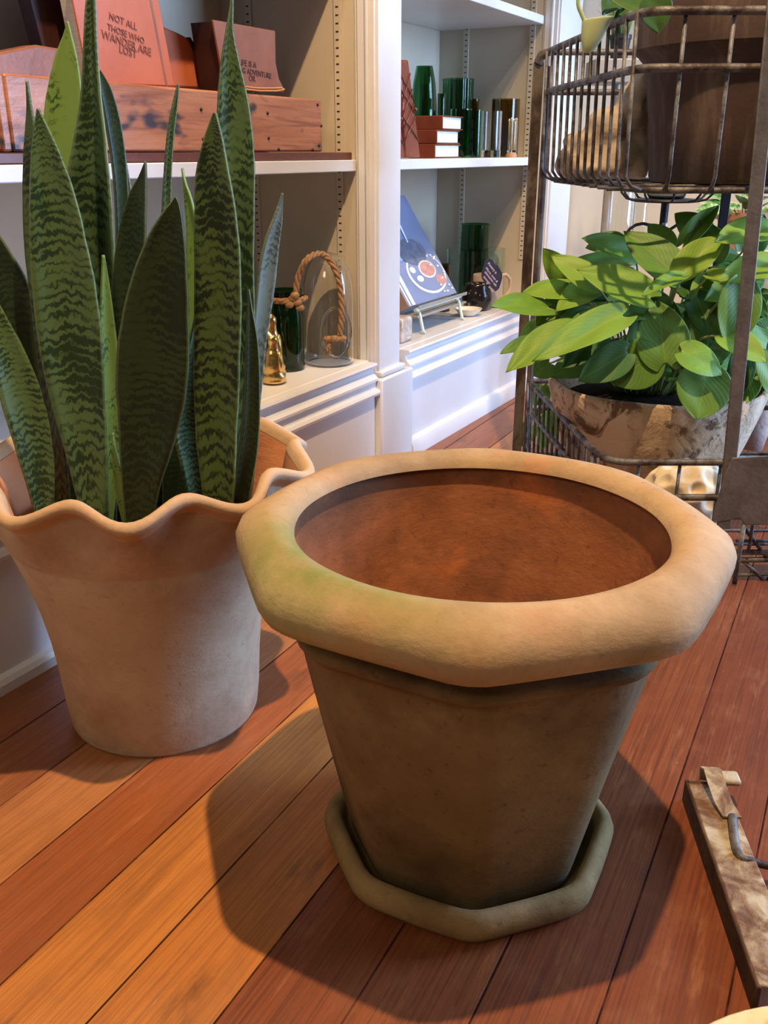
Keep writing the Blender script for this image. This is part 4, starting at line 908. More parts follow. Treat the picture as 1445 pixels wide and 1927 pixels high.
for txt, x, y, sz in (('Pottery is', 917, 496, .0085), ('Micro, oven &', 913, 505, .0080), ('dishwasher safe', 911, 512, .0074), ('(except', 909, 521, .0080), ('on gold)', 914, 533, .0085)):
    lettering(txt, at(x, y, ys - 0.0006), dgx, dgy, sz, 'pink_ink', sg, 'handwriting')

# ------------------------------------------------------------------ wire rack
RX0, RX1, RY0, RY1 = 0.275, 0.80, 1.25, 1.75
rk = thing('wire_rack', 'rusty two-tier wire basket rack with flat steel posts, right of the bookcase', 'rack', (0.5, 1.5, 0))
FLx, BLx = 0.312, 0.276                        # left side runs very slightly outwards to the back
def left_pt(f, z): return Vector((FLx + (BLx - FLx) * f, RY0 + (RY1 - RY0) * f, z))
def basket_path(z, inset=0.0, r=0.035):
    P = [Vector((BLx + inset, RY1 - inset, z)), left_pt(.9, z) + Vector((inset, 0, 0)), left_pt(.12, z) + Vector((inset, inset, 0))]
    for k in range(6):
        a = PI + PI / 2 * k / 5; P.append(Vector((FLx + inset + r + r * math.cos(a), RY0 + inset + r + r * math.sin(a), z)))
    P += [Vector((RX1 - inset - r, RY0 + inset, z))]
    for k in range(6):
        a = -PI / 2 + PI / 2 * k / 5; P.append(Vector((RX1 - inset - r + r * math.cos(a), RY0 + inset + r + r * math.sin(a), z)))
    P += [Vector((RX1 - inset, RY1 - inset, z))]
    return P
def loop(z, rad, name='rail', inset=0.0, mat='rust'):
    return MB().tube(basket_path(z, inset), rad, 10, closed=True).build(name, mat, rk, angle=0)
for z in (0.757, 0.695): loop(z, 0.0052)
loop(0.553, 0.0042, inset=0.022)
for z in (0.190, 0.137): loop(z, 0.0050)
loop(0.046, 0.0042, inset=0.012)
def wires(ztop, zbot, name, n_left=11, n_front=9, inset=0.022, rad=0.0026, bottom=True):
    for k in range(n_left):
        f = 0.04 + 0.93 * k / (n_left - 1)
        p = left_pt(f, ztop) + Vector((-0.003, 0, 0)); q = left_pt(f, zbot + 0.016) + Vector((0.0, 0, 0)); e = left_pt(f, zbot) + Vector((inset, 0, 0))
        MB().tube([p, q, q.lerp(e, .5) + Vector((-.003, 0, -.003)), e], rad, 7).build(name, 'rust', rk, angle=0)
    for k in range(n_front):
        x = FLx + 0.05 + (RX1 - FLx - 0.08) * k / (n_front - 1)
        p = Vector((x, RY0 + 0.003, ztop)); q = Vector((x, RY0 + 0.003, zbot + 0.016)); e = Vector((x, RY0 + inset, zbot))
        MB().tube([p, q, q.lerp(e, .5) + Vector((0, -.002, -.003)), e], rad, 7).build(name, 'rust', rk, angle=0)
    if bottom:
        for k in range(9):
            y = RY0 + 0.04 + (RY1 - RY0 - 0.07) * k / 8
            MB().tube([(FLx - 0.02, y, zbot + 0.001), (RX1 - 0.02, y, zbot + 0.001)], rad, 7).build('base_wire', 'rust', rk, angle=0)
wires(0.757, 0.553, 'side_wire', 13, 8)
wires(0.190, 0.046, 'side_wire', 15, 8, inset=0.012)
# posts
def flat_post(x, y, z0, z1, x1=None, w=0.011, mat='steel', ang=True):
    x1 = x if x1 is None else x1; P = []
    for z, xx in ((z0, x), (z1, x1)):
        P += [Vector((xx - w, y - 0.002, z)), Vector((xx + w, y - 0.002, z)), Vector((xx + w, y + 0.002, z)), Vector((xx - w, y + 0.002, z))]
    m = MB().hexa(P)
    return m
m = flat_post(0.262, RY1 + 0.003, 0.0, 0.742, 0.264, 0.009); P = []
m.tube([(0.2785, RY1 - 0.004, 0.0), (0.2815, RY1 - 0.004, 0.735)], 0.0068, 8)
m.tube([(0.262, RY1 + 0.003, 0.740), (0.268, RY1, 0.752), (0.280, RY1 - 0.012, 0.757)], [0.008, 0.0085, 0.006], 8)
m.build('post', 'post_rust', rk, bevel=0.001)
flat_post(0.4905, RY0 - 0.007, 0.0915, 0.80, 0.4615, 0.0095, 'steel').build('post', 'steel', rk, bevel=0.0015)
flat_post(0.612, RY1 + 0.003, 0.0, 0.757, 0.612, 0.0085).build('post', 'iron', rk, bevel=0.001)
flat_post(RX1 + 0.004, RY1 + 0.003, 0.0, 0.757, None, 0.009).build('post', 'steel', rk, bevel=0.001)
pl_pts = [(1352, 866), (1470, 858), (1470, 985), (1420, 988), (1400, 972), (1372, 958), (1345, 990)]
MB().prism([at(x, y, RY0 - 0.010) for x, y in [(1378, 862), (1480, 856), (1480, 990), (1402, 988), (1392, 975), (1340, 985), (1345, 960), (1362, 900)]], Vector((0, 0.003, 0))).build('bracket_plate', 'steel', rk, bevel=0.001)
for a, b, r_ in (((1400, 985), (1382, 1098), .0036), ((1398, 990), (1445, 1052), .0030), ((1390, 1048), (1442, 1096), .0030), ((1385, 1018), (1470, 1018), .0026), ((1392, 1054), (1475, 1052), .0045), ((1388, 1082), (1475, 1080), .0026), ((1442, 1096), (1470, 1050), .003)):
    y0 = 1.244 if r_ == .0036 else 1.262
    MB().tube([at(*a, y0), at(*b, y0)], r_, 8).build('leg' if r_ == .0036 else 'brace', 'rust', rk, angle=0)

# ------------------------------------------------------------------ upper basket: brown pot, driftwood, leaves
ZU = 0.5575
pc = Vector((0.535, 1.485, ZU))
bp = thing('brown_clay_pot', 'large streaked dark brown clay pot with a flared collar in the upper wire basket', 'pot', pc)
po = [(0.128, 0), (0.133, 0.006), (0.140, 0.08), (0.150, 0.150), (0.153, 0.160), (0.164, 0.172), (0.1725, 0.178), (0.1735, 0.224), (0.171, 0.232), (0.160, 0.232), (0.156, 0.18), (0.13, 0.02)]
MB().lathe([(0.001, 0)] + po + [(0.001, 0.02)], pc, 64).build('pot_body', 'aged_clay', bp, angle=50)
MB().lathe([(0.155, 0.195), (0.08, 0.202), (0.001, 0.204)], pc, 32).build('soil', 'soil', bp)
dw = MB()
for x, y, Y, rx, ry, rz in ((1085, 312, 1.62, 40, .06, 30), (1110, 285, 1.62, 42, .06, 42), (1140, 250, 1.60, 36, .055, 44), (1160, 300, 1.58, 44, .05, 40), (1185, 215, 1.60, 32, .05, 50), (1205, 170, 1.60, 24, .045, 38), (1195, 290, 1.60, 34, .05, 48), (1125, 320, 1.56, 44, .04, 22), (1080, 268, 1.64, 18, .03, 18), (1202, 320, 1.56, 20, .03, 26), (1205, 240, 1.600, 20, .04, 70)):
    c = at(x, y, Y + 0.028); k = pxm(c)
    dw.ball(c, (rx * k, ry, rz * k), 16, 10)
zmin = min(v.z for v in dw.v); 
for v in dw.v:
    v.z = max(v.z, ZU + 0.0005)
    n_ = noise.noise_vector(v * 26) * 0.009; v += Vector((n_.x, n_.y, max(n_.z, 0)))
tag(dw.build('driftwood', 'drift', angle=0, remesh=0.0045), 'lumpy tan weathered driftwood piece in the upper basket beside the brown pot', 'driftwood')

def blade(base, tip, nrm, width, droop=0.12, fold=0.10, lobe=0.16, curl=0.0, nt_=12, nu=9, peak=.45):
    """heart-shaped leaf from attachment to tip"""
    base = Vector(base); tip = Vector(tip); ax = tip - base; L = ax.length; ax.normalize()
    nn = (Vector(nrm) - ax * Vector(nrm).dot(ax)).normalized(); sd = ax.cross(nn)
    mx = max(((k / 200) ** peak) * (1 - k / 200) ** 0.85 for k in range(201))
    R = []; uv = []
    for i in range(nt_ + 1):
        t = (i / nt_) ** 1.25; wv = (t ** peak) * (1 - t) ** 0.85 / mx
        row = []
        for k in range(nu):
            u = -1 + 2 * k / (nu - 1)
            back = lobe * L * (abs(u) ** 1.3) * (1 - t) ** 3.0
            h = -droop * L * (t ** 2) + fold * width * abs(u) * wv - curl * width * (u * u) * wv + 0.012 * L * math.sin(u * 5 + t * 9 + L * 90)
            row.append(base + ax * (t * L - back) + sd * (u * width / 2 * (wv if i else 0.30)) + nn * h)
            uv.append((k / (nu - 1), t))
        R.append(row)
    m = MB(); m.rings(R, False); m.uv = dict(enumerate(uv)); return m
UPC = Vector((0, -0.35, 1.0))
ph_ = thing('philodendron', 'trailing pale and dark leaved plant spilling over the brown clay pot', 'plant', pc + UP * 0.204)
def leaf_px(parent, a, b, wpx, Ya, Yb, mat, nrm, **kw):
    A = at(*a, Ya); Bq = at(*b, Yb); return blade(A, Bq, nrm, wpx * 1.14 * pxm(A.lerp(Bq, .5)), **kw).build('leaf', mat, parent, angle=0, solid=0.0007, subd=1)
leaf_px(ph_, (1190, -30), (1225, 20), 120, 1.36, 1.30, 'dark_leaf', (0, -1, .35))
leaf_px(ph_, (1228, -5), (1242, 62), 56, 1.29, 1.285, 'dark_leaf', (0, -1, .15))
leaf_px(ph_, (1165, -12), (1140, 16), 44, 1.42, 1.36, 'dark_leaf', (0.2, -1, .6))
leaf_px(ph_, (1188, 0), (1156, 36), 22, 1.42, 1.36, 'dark_leaf', (-.4, -1, .2))
# pale curled leaf like a pitcher, hanging on its stalk
sk = [at(x, y, 1.32) for x, y, *_ in crom([(1100, -60), (1088, 0), (1095, 28), (1102, 42)], 5)]
MB().tube(sk, [0.0028] * len(sk), 8).build('leaf_stalk', 'pale_leaf', ph_, angle=0)
R = []
for k, (y, cx_, hw) in enumerate([(100, 1105, 3), (97, 1106, 9), (85, 1110, 15), (70, 1114, 20), (55, 1119, 24), (42, 1123, 27), (34, 1126, 29)]):
    row = []
    for i in range(15):
        a = PI * 1.15 * (i / 14) - PI * 0.075
        c = at(cx_, y + (-10 * (i / 14 - .5) if y < 60 else 0), 1.32); kk = pxm(c)
        row.append(c + Vector((-math.cos(a) * hw * kk, -math.sin(a) * hw * kk * .8, 0)))
    R.append(row)
m = MB(); m.rings(R, False); m.build('curled_leaf', 'pale_leaf', ph_, angle=0, solid=0.0012, subd=1)

# ------------------------------------------------------------------ lower basket: bark bowl with lime pothos, cream stone
ZL = 0.0495
bc_ = Vector((0.452, 1.512, ZL)); RB = 0.176
def bowl_fn(q, z, a): return q * (1 + 0.035 * noise.noise(Vector((math.cos(a) * 2.2, math.sin(a) * 2.2, z * 7))) + 0.008 * noise.noise(Vector((math.cos(a) * 12, math.sin(a) * 12, z * 40))))
pt = thing('pothos_plant', 'bushy lime green pothos in a papery bark bowl in the lower wire basket', 'plant', bc_)
oz = [(0.085, 0), (0.112, 0.004), (0.132, 0.05), (0.153, 0.11), (0.168, 0.16), (RB, 0.193), (RB - 0.004, 0.199)]
m = MB(); m.lathe([(0.001, 0)] + oz + [(RB - 0.010, 0.196)], bc_, 90, fn=bowl_fn); m.build('bowl', 'bark', pt, angle=0)
m = MB(); m.lathe([(RB - 0.0105, 0.1965), (RB - 0.013, 0.186), (RB - 0.019, 0.172), (RB - 0.03, 0.16)], bc_, 90, fn=bowl_fn); m.build('coir_lining', 'coir', pt, angle=0)
m = MB(); m.lathe([(RB - 0.026, 0.164), (0.09, 0.170), (0.001, 0.172)], bc_, 60); m.build('soil', 'soil', pt, angle=0)
FC = Vector((0, -1, .25)); 
LV = [ # attach, tip, width px, Y attach, Y tip, material, normal
 ((1030, 580), (926, 571), 60, 1.40, 1.33, 'lime', (-.1, -.75, .9), dict(droop=.05)),
 ((1072, 618), (952, 694), 64, 1.33, 1.27, 'lime', (-.2, -.8, .9), dict(droop=.06, fold=.12)),
 ((1170, 596), (1006, 668), 62, 1.33, 1.26, 'lime', (-.2, -.9, .7), dict(droop=.10, fold=.2)),
 ((1252, 682), (1237, 562), 92, 1.335, 1.37, 'midgreen', (.0, -1, .2), dict(droop=.06, fold=.06)),
 ((1222, 672), (1152, 722), 84, 1.34, 1.33, 'midgreen', (.1, -1, .35), dict(droop=.05, fold=.05, lobe=.3)),
 ((1178, 664), (1090, 716), 62, 1.335, 1.31, 'deepgreen', (-.25, -1, .15), dict(droop=.08)),
 ((1284, 662), (1364, 698), 66, 1.33, 1.31, 'lime', (.1, -.8, .8), dict(droop=.16, fold=.06)),
 ((1328, 706), (1312, 790), 96, 1.330, 1.302, 'midgreen', (.0, -1, .25), dict(droop=.05, fold=.04, lobe=.32)),
 ((1196, 480), (1100, 443), 50, 1.47, 1.44, 'midgreen', (-.1, -.8, .7), dict(droop=.08)),
 ((1276, 522), (1176, 428), 76, 1.40, 1.45, 'midgreen', (.2, -.9, .5), dict(droop=.08, fold=.08)),
 ((1288, 458), (1354, 383), 36, 1.52, 1.56, 'lime', (-.5, -.8, .2), dict(droop=.04, fold=.3)),
 ((1280, 518), (1364, 436), 58, 1.38, 1.40, 'lime', (-.4, -.8, .55), dict(droop=.12, fold=.2)),
 ((1222, 560), (1090, 498), 76, 1.36, 1.38, 'lime', (.0, -.8, .9), dict(droop=.10, fold=.10)),
 ((1120, 536), (1040, 476), 52, 1.40, 1.42, 'lime', (-.1, -.8, .8), dict(droop=.10, fold=.10)),
 ((1072, 532), (1022, 468), 46, 1.47, 1.46, 'lime', (-.4, -1, .2), dict(droop=.05)),
 ((1180, 494), (1066, 482), 42, 1.53, 1.46, 'midgreen', (0, -.6, 1), dict(droop=.12)),
 ((1090, 548), (984, 546), 52, 1.44, 1.40, 'lime', (0, -.7, .9), dict(droop=.06)),
 ((1284, 520), (1210, 548), 32, 1.34, 1.30, 'lime', (0, -.5, 1), dict(droop=.1, fold=.2)),
 ((1445, 430), (1350, 446), 64, 1.40, 1.36, 'lime', (0, -.7, .9), dict(droop=.1)),
 ((1455, 496), (1358, 520), 62, 1.36, 1.32, 'lime', (0, -.75, .9), dict(droop=.12)),
 ((1396, 536), (1374, 662), 76, 1.33, 1.30, 'midgreen', (.1, -1, .3), dict(droop=.06)),
 ((1332, 518), (1390, 540), 40, 1.36, 1.33, 'lime', (0, -.6, 1), dict(droop=.15, fold=.2)),
 ((1362, 632), (1444, 674), 64, 1.31, 1.27, 'lime', (.2, -.8, .7), dict(droop=.14)),
 ((1218, 588), (1128, 598), 40, 1.38, 1.34, 'midgreen', (0, -.6, 1), dict(droop=.1)),
 ((1150, 590), (1068, 612), 48, 1.42, 1.36, 'midgreen', (-.1, -.7, .9), dict(droop=.1)),
 ((1004, 640), (942, 662), 28, 1.50, 1.47, 'midgreen', (-.2, -.8, .7), dict(droop=.08)),
 ((1018, 612), (978, 640), 34, 1.56, 1.55, 'deepgreen', (-.2, -1, .2), dict(droop=.05)),
 ((1034, 684), (1004, 708), 40, 1.46, 1.45, 'midgreen', (-.2, -1, .1), dict(droop=.05)),
 ((1018, 728), (1000, 792), 40, 1.79, 1.79, 'midgreen', (0, -1, .1), dict(droop=.05)),
 ((1040, 772), (1018, 850), 36, 1.80, 1.80, 'lime', (0, -1, .1), dict(droop=.05)),
 ((1000, 800), (972, 842), 34, 1.80, 1.80, 'lime', (0, -1, .1), dict(droop=.05)),
 ((1200, 560), (1290, 610), 60, 1.42, 1.38, 'deepgreen', (.2, -.9, .5), dict(droop=.1)),
 ((1310, 560), (1350, 640), 60, 1.42, 1.38, 'deepgreen', (.1, -1, .3), dict(droop=.08)),
 ((1300, 600), (1300, 700), 60, 1.40, 1.36, 'deepgreen', (.1, -1, .3), dict(droop=.08)),
 ((1190, 520), (1110, 560), 60, 1.50, 1.42, 'deepgreen', (-.1, -.9, .5), dict(droop=.1)),
 ((1260, 470), (1220, 420), 44, 1.55, 1.56, 'midgreen', (0, -1, .3), dict(droop=.06)),
 ((1400, 470), (1440, 400), 60, 1.46, 1.50, 'midgreen', (0, -1, .4), dict(droop=.06)),
 ((1410, 560), (1470, 620), 70, 1.40, 1.36, 'midgreen', (.2, -1, .4), dict(droop=.08)),
 ((1120, 640), (1060, 690), 44, 1.42, 1.38, 'deepgreen', (-.2, -1, .3), dict(droop=.08)),
 ((1400, 660), (1380, 760), 50, 1.38, 1.36, 'deepgreen', (.1, -1, .3), dict(droop=.06)),
 ((1340, 490), (1310, 410), 70, 1.50, 1.54, 'midgreen', (-.1, -1, .4), dict(droop=.08)),
 ((1440, 660), (1470, 760), 60, 1.36, 1.34, 'midgreen', (.2, -1, .3), dict(droop=.06)),
 ((1150, 640), (1120, 700), 50, 1.38, 1.35, 'deepgreen', (-.1, -1, .3), dict(droop=.06)),
 ((1270, 620), (1290, 690), 50, 1.40, 1.36, 'midgreen', (.1, -1, .3), dict(droop=.06)),
 ((1230, 610), (1180, 660), 56, 1.40, 1.36, 'midgreen', (-.1, -1, .4), dict(droop=.06)),
 ((1060, 570), (1010, 610), 48, 1.44, 1.40, 'midgreen', (-.2, -.9, .6), dict(droop=.06)),
 ((1110, 590), (1040, 640), 56, 1.42, 1.36, 'midgreen', (-.2, -.9, .6), dict(droop=.06)),
 ((1330, 450), (1270, 400), 52, 1.54, 1.56, 'midgreen', (-.2, -1, .4), dict(droop=.06)),
 ((1420, 520), (1330, 560), 60, 1.40, 1.36, 'midgreen', (0, -.9, .6), dict(droop=.1)),
 ((1130, 530), (1050, 575), 56, 1.46, 1.38, 'lime', (-.2, -.8, .8), dict(droop=.1)),
]
def stem(base, A, n=8):
    mid = base.lerp(A, .55) + UP * 0.035
    q = [Vector(p) for p in crom([tuple(base), tuple(mid), tuple(A)], 5)]
    return MB().tube(q, [0.0026 - 0.0011 * i / (len(q) - 1) for i in range(len(q))], 6).build('petiole', 'petiole', pt, angle=0)
for k, (a, b, wp, Ya, Yb, mat, nr, kw) in enumerate(LV):
    leaf_px(pt, a, b, wp, Ya, Yb, mat, nr, **kw)
    A = at(*a, Ya)
    if A.y > 1.7: stem(Vector((A.x + .02, 1.76, 0.20)), A); continue
    ang = math.atan2(A.y - bc_.y, A.x - bc_.x); rr = min(0.11, math.hypot(A.x - bc_.x, A.y - bc_.y) * .55)
    stem(bc_ + Vector((rr * .5 * math.cos(ang), 0.045 + rr * .4 * math.sin(ang), 0.166)), A)
for k in range(20):                            # fuller on the right
    a = random.uniform(-2.4, .4); A = Vector((bc_.x + random.uniform(.02, .15), bc_.y + random.uniform(-.12, .03), random.uniform(.27, .44))); d = Vector((math.cos(a) * .8, math.sin(a) * .6, random.uniform(-.8, .1))).normalized()
    blade(A, A + d * random.uniform(.06, .09), Vector((d.x * .3, -.8, .8)), random.uniform(.05, .068), droop=.1).build('leaf', random.choice(['lime', 'midgreen', 'midgreen']), pt, angle=0, solid=0.0007, subd=1)
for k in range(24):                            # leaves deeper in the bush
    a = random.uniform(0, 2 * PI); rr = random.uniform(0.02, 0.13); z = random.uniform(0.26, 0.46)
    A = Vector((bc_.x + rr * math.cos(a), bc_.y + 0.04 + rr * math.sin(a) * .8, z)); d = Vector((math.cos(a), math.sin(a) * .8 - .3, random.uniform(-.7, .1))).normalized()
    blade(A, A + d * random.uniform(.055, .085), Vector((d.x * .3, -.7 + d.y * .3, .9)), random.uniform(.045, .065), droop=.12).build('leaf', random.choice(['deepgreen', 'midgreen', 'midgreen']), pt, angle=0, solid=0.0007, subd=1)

# cream pitted stone
cs = at(1278, 955, 1.345); me_ = MB(); k = pxm(cs)
bm = bmesh.new(); bmesh.ops.create_icosphere(bm, subdivisions=6, radius=1.0)
RS = Vector((82 * k, 0.046, 74 * k)); cs = Vector((cs.x, 1.325, ZL + 0.001 + RS.z * 0.97))
dents = []
for k in range(46):
    zq = 1 - 2 * (k + .5) / 46; a = k * 2.399 + 1.1; rq = math.sqrt(1 - zq * zq)
    dents.append((Vector((rq * math.cos(a), rq * math.sin(a), zq)), .25 + .07 * math.sin(k * 1.9), .17 + .07 * math.sin(k * 2.7)))
vs = []
for v in bm.verts:
    d = v.co.normalized(); q = 1.0 + 0.05 * noise.noise(d * 3)
    for dd, s, h in dents:
        e = (d - dd).length / s
        if e < 1: q -= h * (1 - e * e) ** 1.5
    vs.append(cs + Vector((d.x * RS.x * q, d.y * RS.y * q, d.z * RS.z * q)))
me_.add(vs, [tuple(x.index for x in f.verts) for f in bm.faces]); bm.free()
tag(me_.build('pitted_stone', 'coral', angle=0), 'cream pitted rounded stone in the front of the lower wire basket', 'stone')

# ------------------------------------------------------------------ behind the rack
lg = MB(); A = Vector((0.70, 1.86, 0.01)); 
a0_, a1_ = at(1395, 875, 1.84), at(1450, 700, 1.84)
dl = (a1_ - a0_).normalized(); low = a0_ - dl * (a0_.z - 0.03) / dl.z; hi_ = a0_ + dl * 0.42
lgp = [low.lerp(hi_, i / 8) for i in range(9)]
lg.tube(lgp, [0.030 + 0.003 * math.sin(i * 2.1) for i in range(9)], 16); tag(lg.build('birch_log', 'birch', angle=0), 'pale bark log with dark scars leaning behind the rack', 'log')
# black iron plant stand with scrolls
IX, IY = at(1250, 400, 2.12).x, 2.12
ist = thing('iron_stand', 'black iron scrollwork stand with a round tray, seen behind the rack', 'stand', (IX, IY, 0))
zt = at(1250, 378, IY).z
MB().tube([(IX, IY, 0.02), (IX, IY, zt)], 0.0085, 10).build('pole', 'iron', ist)
MB().lathe([(0.001, zt - 0.002), (0.066, zt - 0.002), (0.068, zt + 0.001), (0.066, zt + 0.004), (0.001, zt + 0.004)], (IX, IY, 0), 32).build('tray', 'iron', ist, angle=40)
MB().tube([(IX + .098 * math.cos(a), IY + .098 * math.sin(a), zt + .034) for a in [2 * PI * i / 32 for i in range(32)]], 0.003, 7, closed=True).build('tray_rail', 'iron', ist)
for k in range(10):
    a = 2 * PI * k / 10 + .2; c_, s_ = math.cos(a), math.sin(a)
    MB().tube([(IX + .064 * c_, IY + .064 * s_, zt), (IX + .084 * c_, IY + .084 * s_, zt + .004), (IX + .096 * c_, IY + .096 * s_, zt + .016), (IX + .098 * c_, IY + .098 * s_, zt + .034)], 0.0026, 7).build('tray_spoke', 'iron', ist)
for s in (-1, 1):
    q = [(IX + s * 0.005, IY, zt - .085)] + [(IX + s * (.045 + .038 * math.cos(a)), IY, zt - .085 + .038 * math.sin(a)) for a in [PI - k * PI / 8 for k in range(1, 15)]]
    MB().tube(q, 0.0035, 7).build('scroll', 'iron', ist)
MB().tube([(IX, IY - .013, zt - .13), (IX, IY - .013, zt - .045)], [0.007, 0.006], 6).build('collar', 'grey_metal', ist)
for k in range(3):
    a = 2 * PI * k / 3 + 1.3
    MB().tube([(IX, IY, 0.05), (IX + .10 * math.cos(a), IY + .10 * math.sin(a), 0.03), (IX + .16 * math.cos(a), IY + .16 * math.sin(a), 0.006)], 0.006, 8).build('foot', 'iron', ist)
gl = Vector((IX, IY, zt + 0.0045))
vessel('glass_bowl', 'clear glass bowl resting on the black iron tray', 'bowl', gl, [(0.035, 0), (0.042, 0.01), (0.052, 0.05), (0.058, 0.08)], 0.003, 'clear_glass')
# console table with glass and plants
TYc = 2.33
tz = at(1200, 470, 2.28).z
tb_ = thing('side_table', 'pale wooden side table against the back wall, mostly hidden by the rack', 'table', (0.86, TYc, 0))
tl = at(1152, 470, 2.26).x
MB().box((tl, TYc - 0.13, tz - 0.022), (1.12, TYc + 0.03, tz)).build('tabletop', 'wall', tb_, bevel=0.002)
for x, y in ((tl + .03, TYc - .11), (tl + .03, TYc + .01), (1.09, TYc - .11), (1.09, TYc + .01)):
    MB().box((x - .016, y - .016, 0), (x + .016, y + .016, tz - .0225)).build('leg', 'wall', tb_, bevel=0.002)
for px_, w_, lab, top in ((1163, 28, 'tall clear glass cylinder vase on the table behind the rack, left one', 355), (1200, 16, 'narrow clear glass vase on the table behind the rack, right one', 350)):
    c = Vector((at(px_, 430, 2.30).x, 2.30, tz + 0.0006)); r = w_ * pxm(c)
    vessel('glass_vase', lab, 'vase', c, [(r, 0), (r, at(px_, top, 2.3).z - tz)], 0.003, 'clear_glass', 'clear vases on the table behind the rack')
c = Vector((at(1395, 440, 2.28).x, 2.28, tz + 0.0006))
vp = thing('variegated_plant', 'small variegated plant in a terracotta pot behind the right end of the rack', 'plant', c)
hp = at(1395, 398, 2.28).z - c.z
MB().lathe([(0.001, 0), (0.045, 0), (0.058, hp * .8), (0.064, hp * .8), (0.066, hp), (0.058, hp), (0.05, hp * .85), (0.001, hp * .85)], c, 32).build('flower_pot', 'terracotta', vp, angle=50)
for k in range(16):
    a = k * 2.4; el = .35 + .5 * (k % 4) / 4
    A = c + Vector((.02 * math.cos(a), .02 * math.sin(a), hp * .9)); d = Vector((math.cos(a) * math.cos(el), math.sin(a) * math.cos(el), math.sin(el)))
    Bq = A + d * (.055 + .02 * (k % 3))
    lf_ = blade(Bq - d * 0.03, Bq + d * .035 + Vector((0, 0, -.02)), Vector((d.x * .4, d.y * .4 - .5, 1)), 0.038).build('leaf', 'vari_leaf', vp, angle=0, solid=0.0007, subd=1)
    MB().tube([A, Bq - d * .03], 0.0015, 5).build('petiole', 'petiole', vp)
# potted grass on its own tall stand
GX, GY = at(1166, 90, 2.15).x, 2.15
zg = at(1166, 114, GY).z
gs = thing('plinth_stand', 'slim grey metal stand behind the upper basket, carrying a little black pot', 'stand', (GX, GY, 0))
MB().box((GX - .058, GY - .05, zg - .045), (GX + .05, GY + .05, zg)).build('top_box', 'grey_metal', gs, bevel=0.002)
MB().tube([(GX, GY, 0.012), (GX, GY, zg - .0455)], 0.009, 10).build('pole', 'grey_metal', gs)
MB().lathe([(0.001, 0), (0.042, 0), (0.042, 0.008), (0.012, 0.013), (0.001, 0.013)], (GX, GY, 0), 32).build('foot', 'grey_metal', gs, angle=40)
gp = thing('potted_grass', 'wispy green grass in a small black plastic pot behind the wire basket', 'plant', (GX, GY, zg + 0.0006))
rg = 19 * pxm((GX, GY, zg)); hg = at(1166, 66, GY).z - zg
MB().lathe([(0.001, 0.0006), (rg * .8, 0.0006), (rg, hg * .82), (rg * 1.08, hg * .83), (rg * 1.08, hg), (rg * .98, hg), (rg * .9, hg * .8), (0.001, hg * .8)], (GX, GY, zg), 28).build('nursery_pot', 'black', gp, angle=50)
gm = MB()
for k in range(70):
    a = random.uniform(0, 2 * PI); rr = random.uniform(0, rg * .8); A = Vector((GX + rr * math.cos(a), GY + rr * math.sin(a), zg + hg * .8)); L = random.uniform(.05, .12); b2 = random.uniform(.01, .05)
    gm.tube([A, A + Vector((math.cos(a) * b2 * .3, math.sin(a) * b2 * .3, L * .6)), A + Vector((math.cos(a) * b2, math.sin(a) * b2, L))], [0.0011, 0.0009, 0.0003], 4)
gr_ = gm.build('grass_blades', 'grass', gp, angle=0); gr_['kind'] = 'stuff'

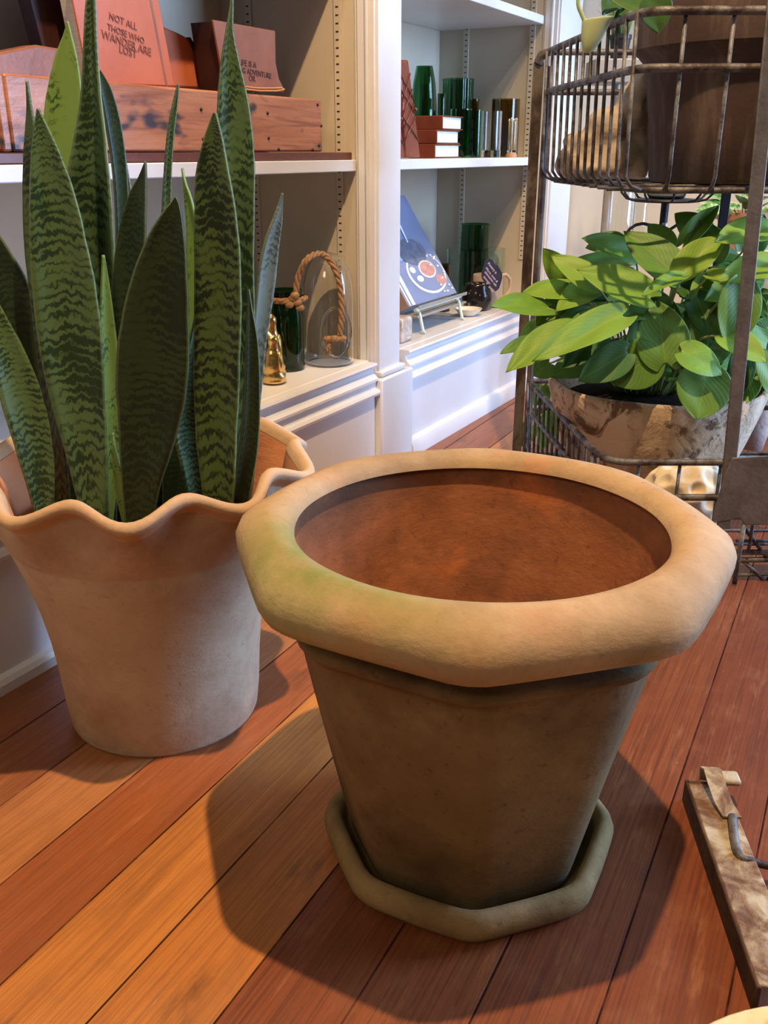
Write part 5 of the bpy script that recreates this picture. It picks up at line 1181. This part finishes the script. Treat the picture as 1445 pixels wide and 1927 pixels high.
# ------------------------------------------------------------------ things on the floor, front right
it = thing('iron_bracket', 'rusty angle-iron bar with flaking cream paint and a bent strap, on the floor at right', 'bracket', (0.30, 0.63, 0))
Z1 = 0.026
pA = [gz(1262, 1520, .004), gz(1410, 1912, .004)]
lA = [gz(x, y, Z1) for x, y in ((1268, 1490), (1312, 1505), (1352, 1580), (1462, 1800), (1500, 1905), (1440, 1912), (1408, 1890))]
P0, P1 = gz(1287, 1505, 0.0), gz(1420, 1905, 0.0)
dx = (P1 - P0).normalized(); sx = Vector((-dx.y, dx.x, 0)); sx = sx if sx.x > 0 else -sx
L = (P1 - P0).length
m = MB()
m.obox(P0 + dx * L / 2 + UP * 0.0125, dx, sx, UP, L / 2, 0.0022, 0.0123); m.build('vertical_flange', 'dark_rust', it, bevel=0.0012)
m = MB(); m.obox(P0 + dx * (L / 2 + .002) + sx * 0.0175 + UP * 0.0235, dx, sx, UP, L / 2 - .004, 0.0178, 0.0016); m.build('top_flange', 'rust_paint', it, bevel=0.0012)
m = MB(); m.obox(P0 + dx * 0.004 + sx * 0.018 + UP * 0.0125, sx, dx, UP, 0.0195, 0.0022, 0.0123); m.build('end_flange', 'dark_rust', it, bevel=0.0012)
tabc = P0 + sx * 0.034 + dx * 0.0 + UP * 0.030
strap = [(P0 + sx * 0.0195 + dx * 0.001, .026), (P0 + sx * 0.0195 + dx * -.002, .038), (P0 + sx * .021 + dx * .006, .0415), (P0 + sx * .022 + dx * .022, .036), (P0 + sx * .024 + dx * .040, .030), (P0 + sx * .028 + dx * .058, .0275)]
R = []
for p, z in strap:
    c = p + UP * z; R.append([c - sx * 0.0085 - UP * .001, c + sx * 0.0085 - UP * .001, c + sx * 0.0085 + UP * .0012, c - sx * 0.0085 + UP * .0012])
m = MB(); m.rings(R, True, True, True); m.build('bent_strap', 'rust_paint', it, bevel=0.0006)
m = MB().obox(P0 + sx * 0.037 + dx * 0.001 + UP * 0.029, sx, dx, UP, .0125, .009, .0035); m.build('end_tab', 'rust_paint', it, bevel=0.003)
rod = [strap[-1][0] + UP * .029, gz(1388, 1606, .026), gz(1420, 1622, .022), gz(1460, 1632, .018), gz(1540, 1640, .006)]
q = [Vector(p) for p in crom([tuple(p) for p in rod], 6)]
m = MB().tube(q, [0.0042 - 0.0012 * i / (len(q) - 1) for i in range(len(q))], 9); m.build('bent_rod', 'rust', it, angle=0)
ec = Vector((0.294, 0.337, 0.0006))
en = MB().lathe([(0.001, 0), (0.105, 0), (0.112, 0.004), (0.135, 0.028), (0.150, 0.032), (0.152, 0.034), (0.150, 0.036), (0.134, 0.032), (0.110, 0.008), (0.001, 0.006)], ec, 72)
tag(en.build('enamel_dish', 'enamel', angle=50), 'round chipped cream enamel dish at the bottom right corner', 'dish')
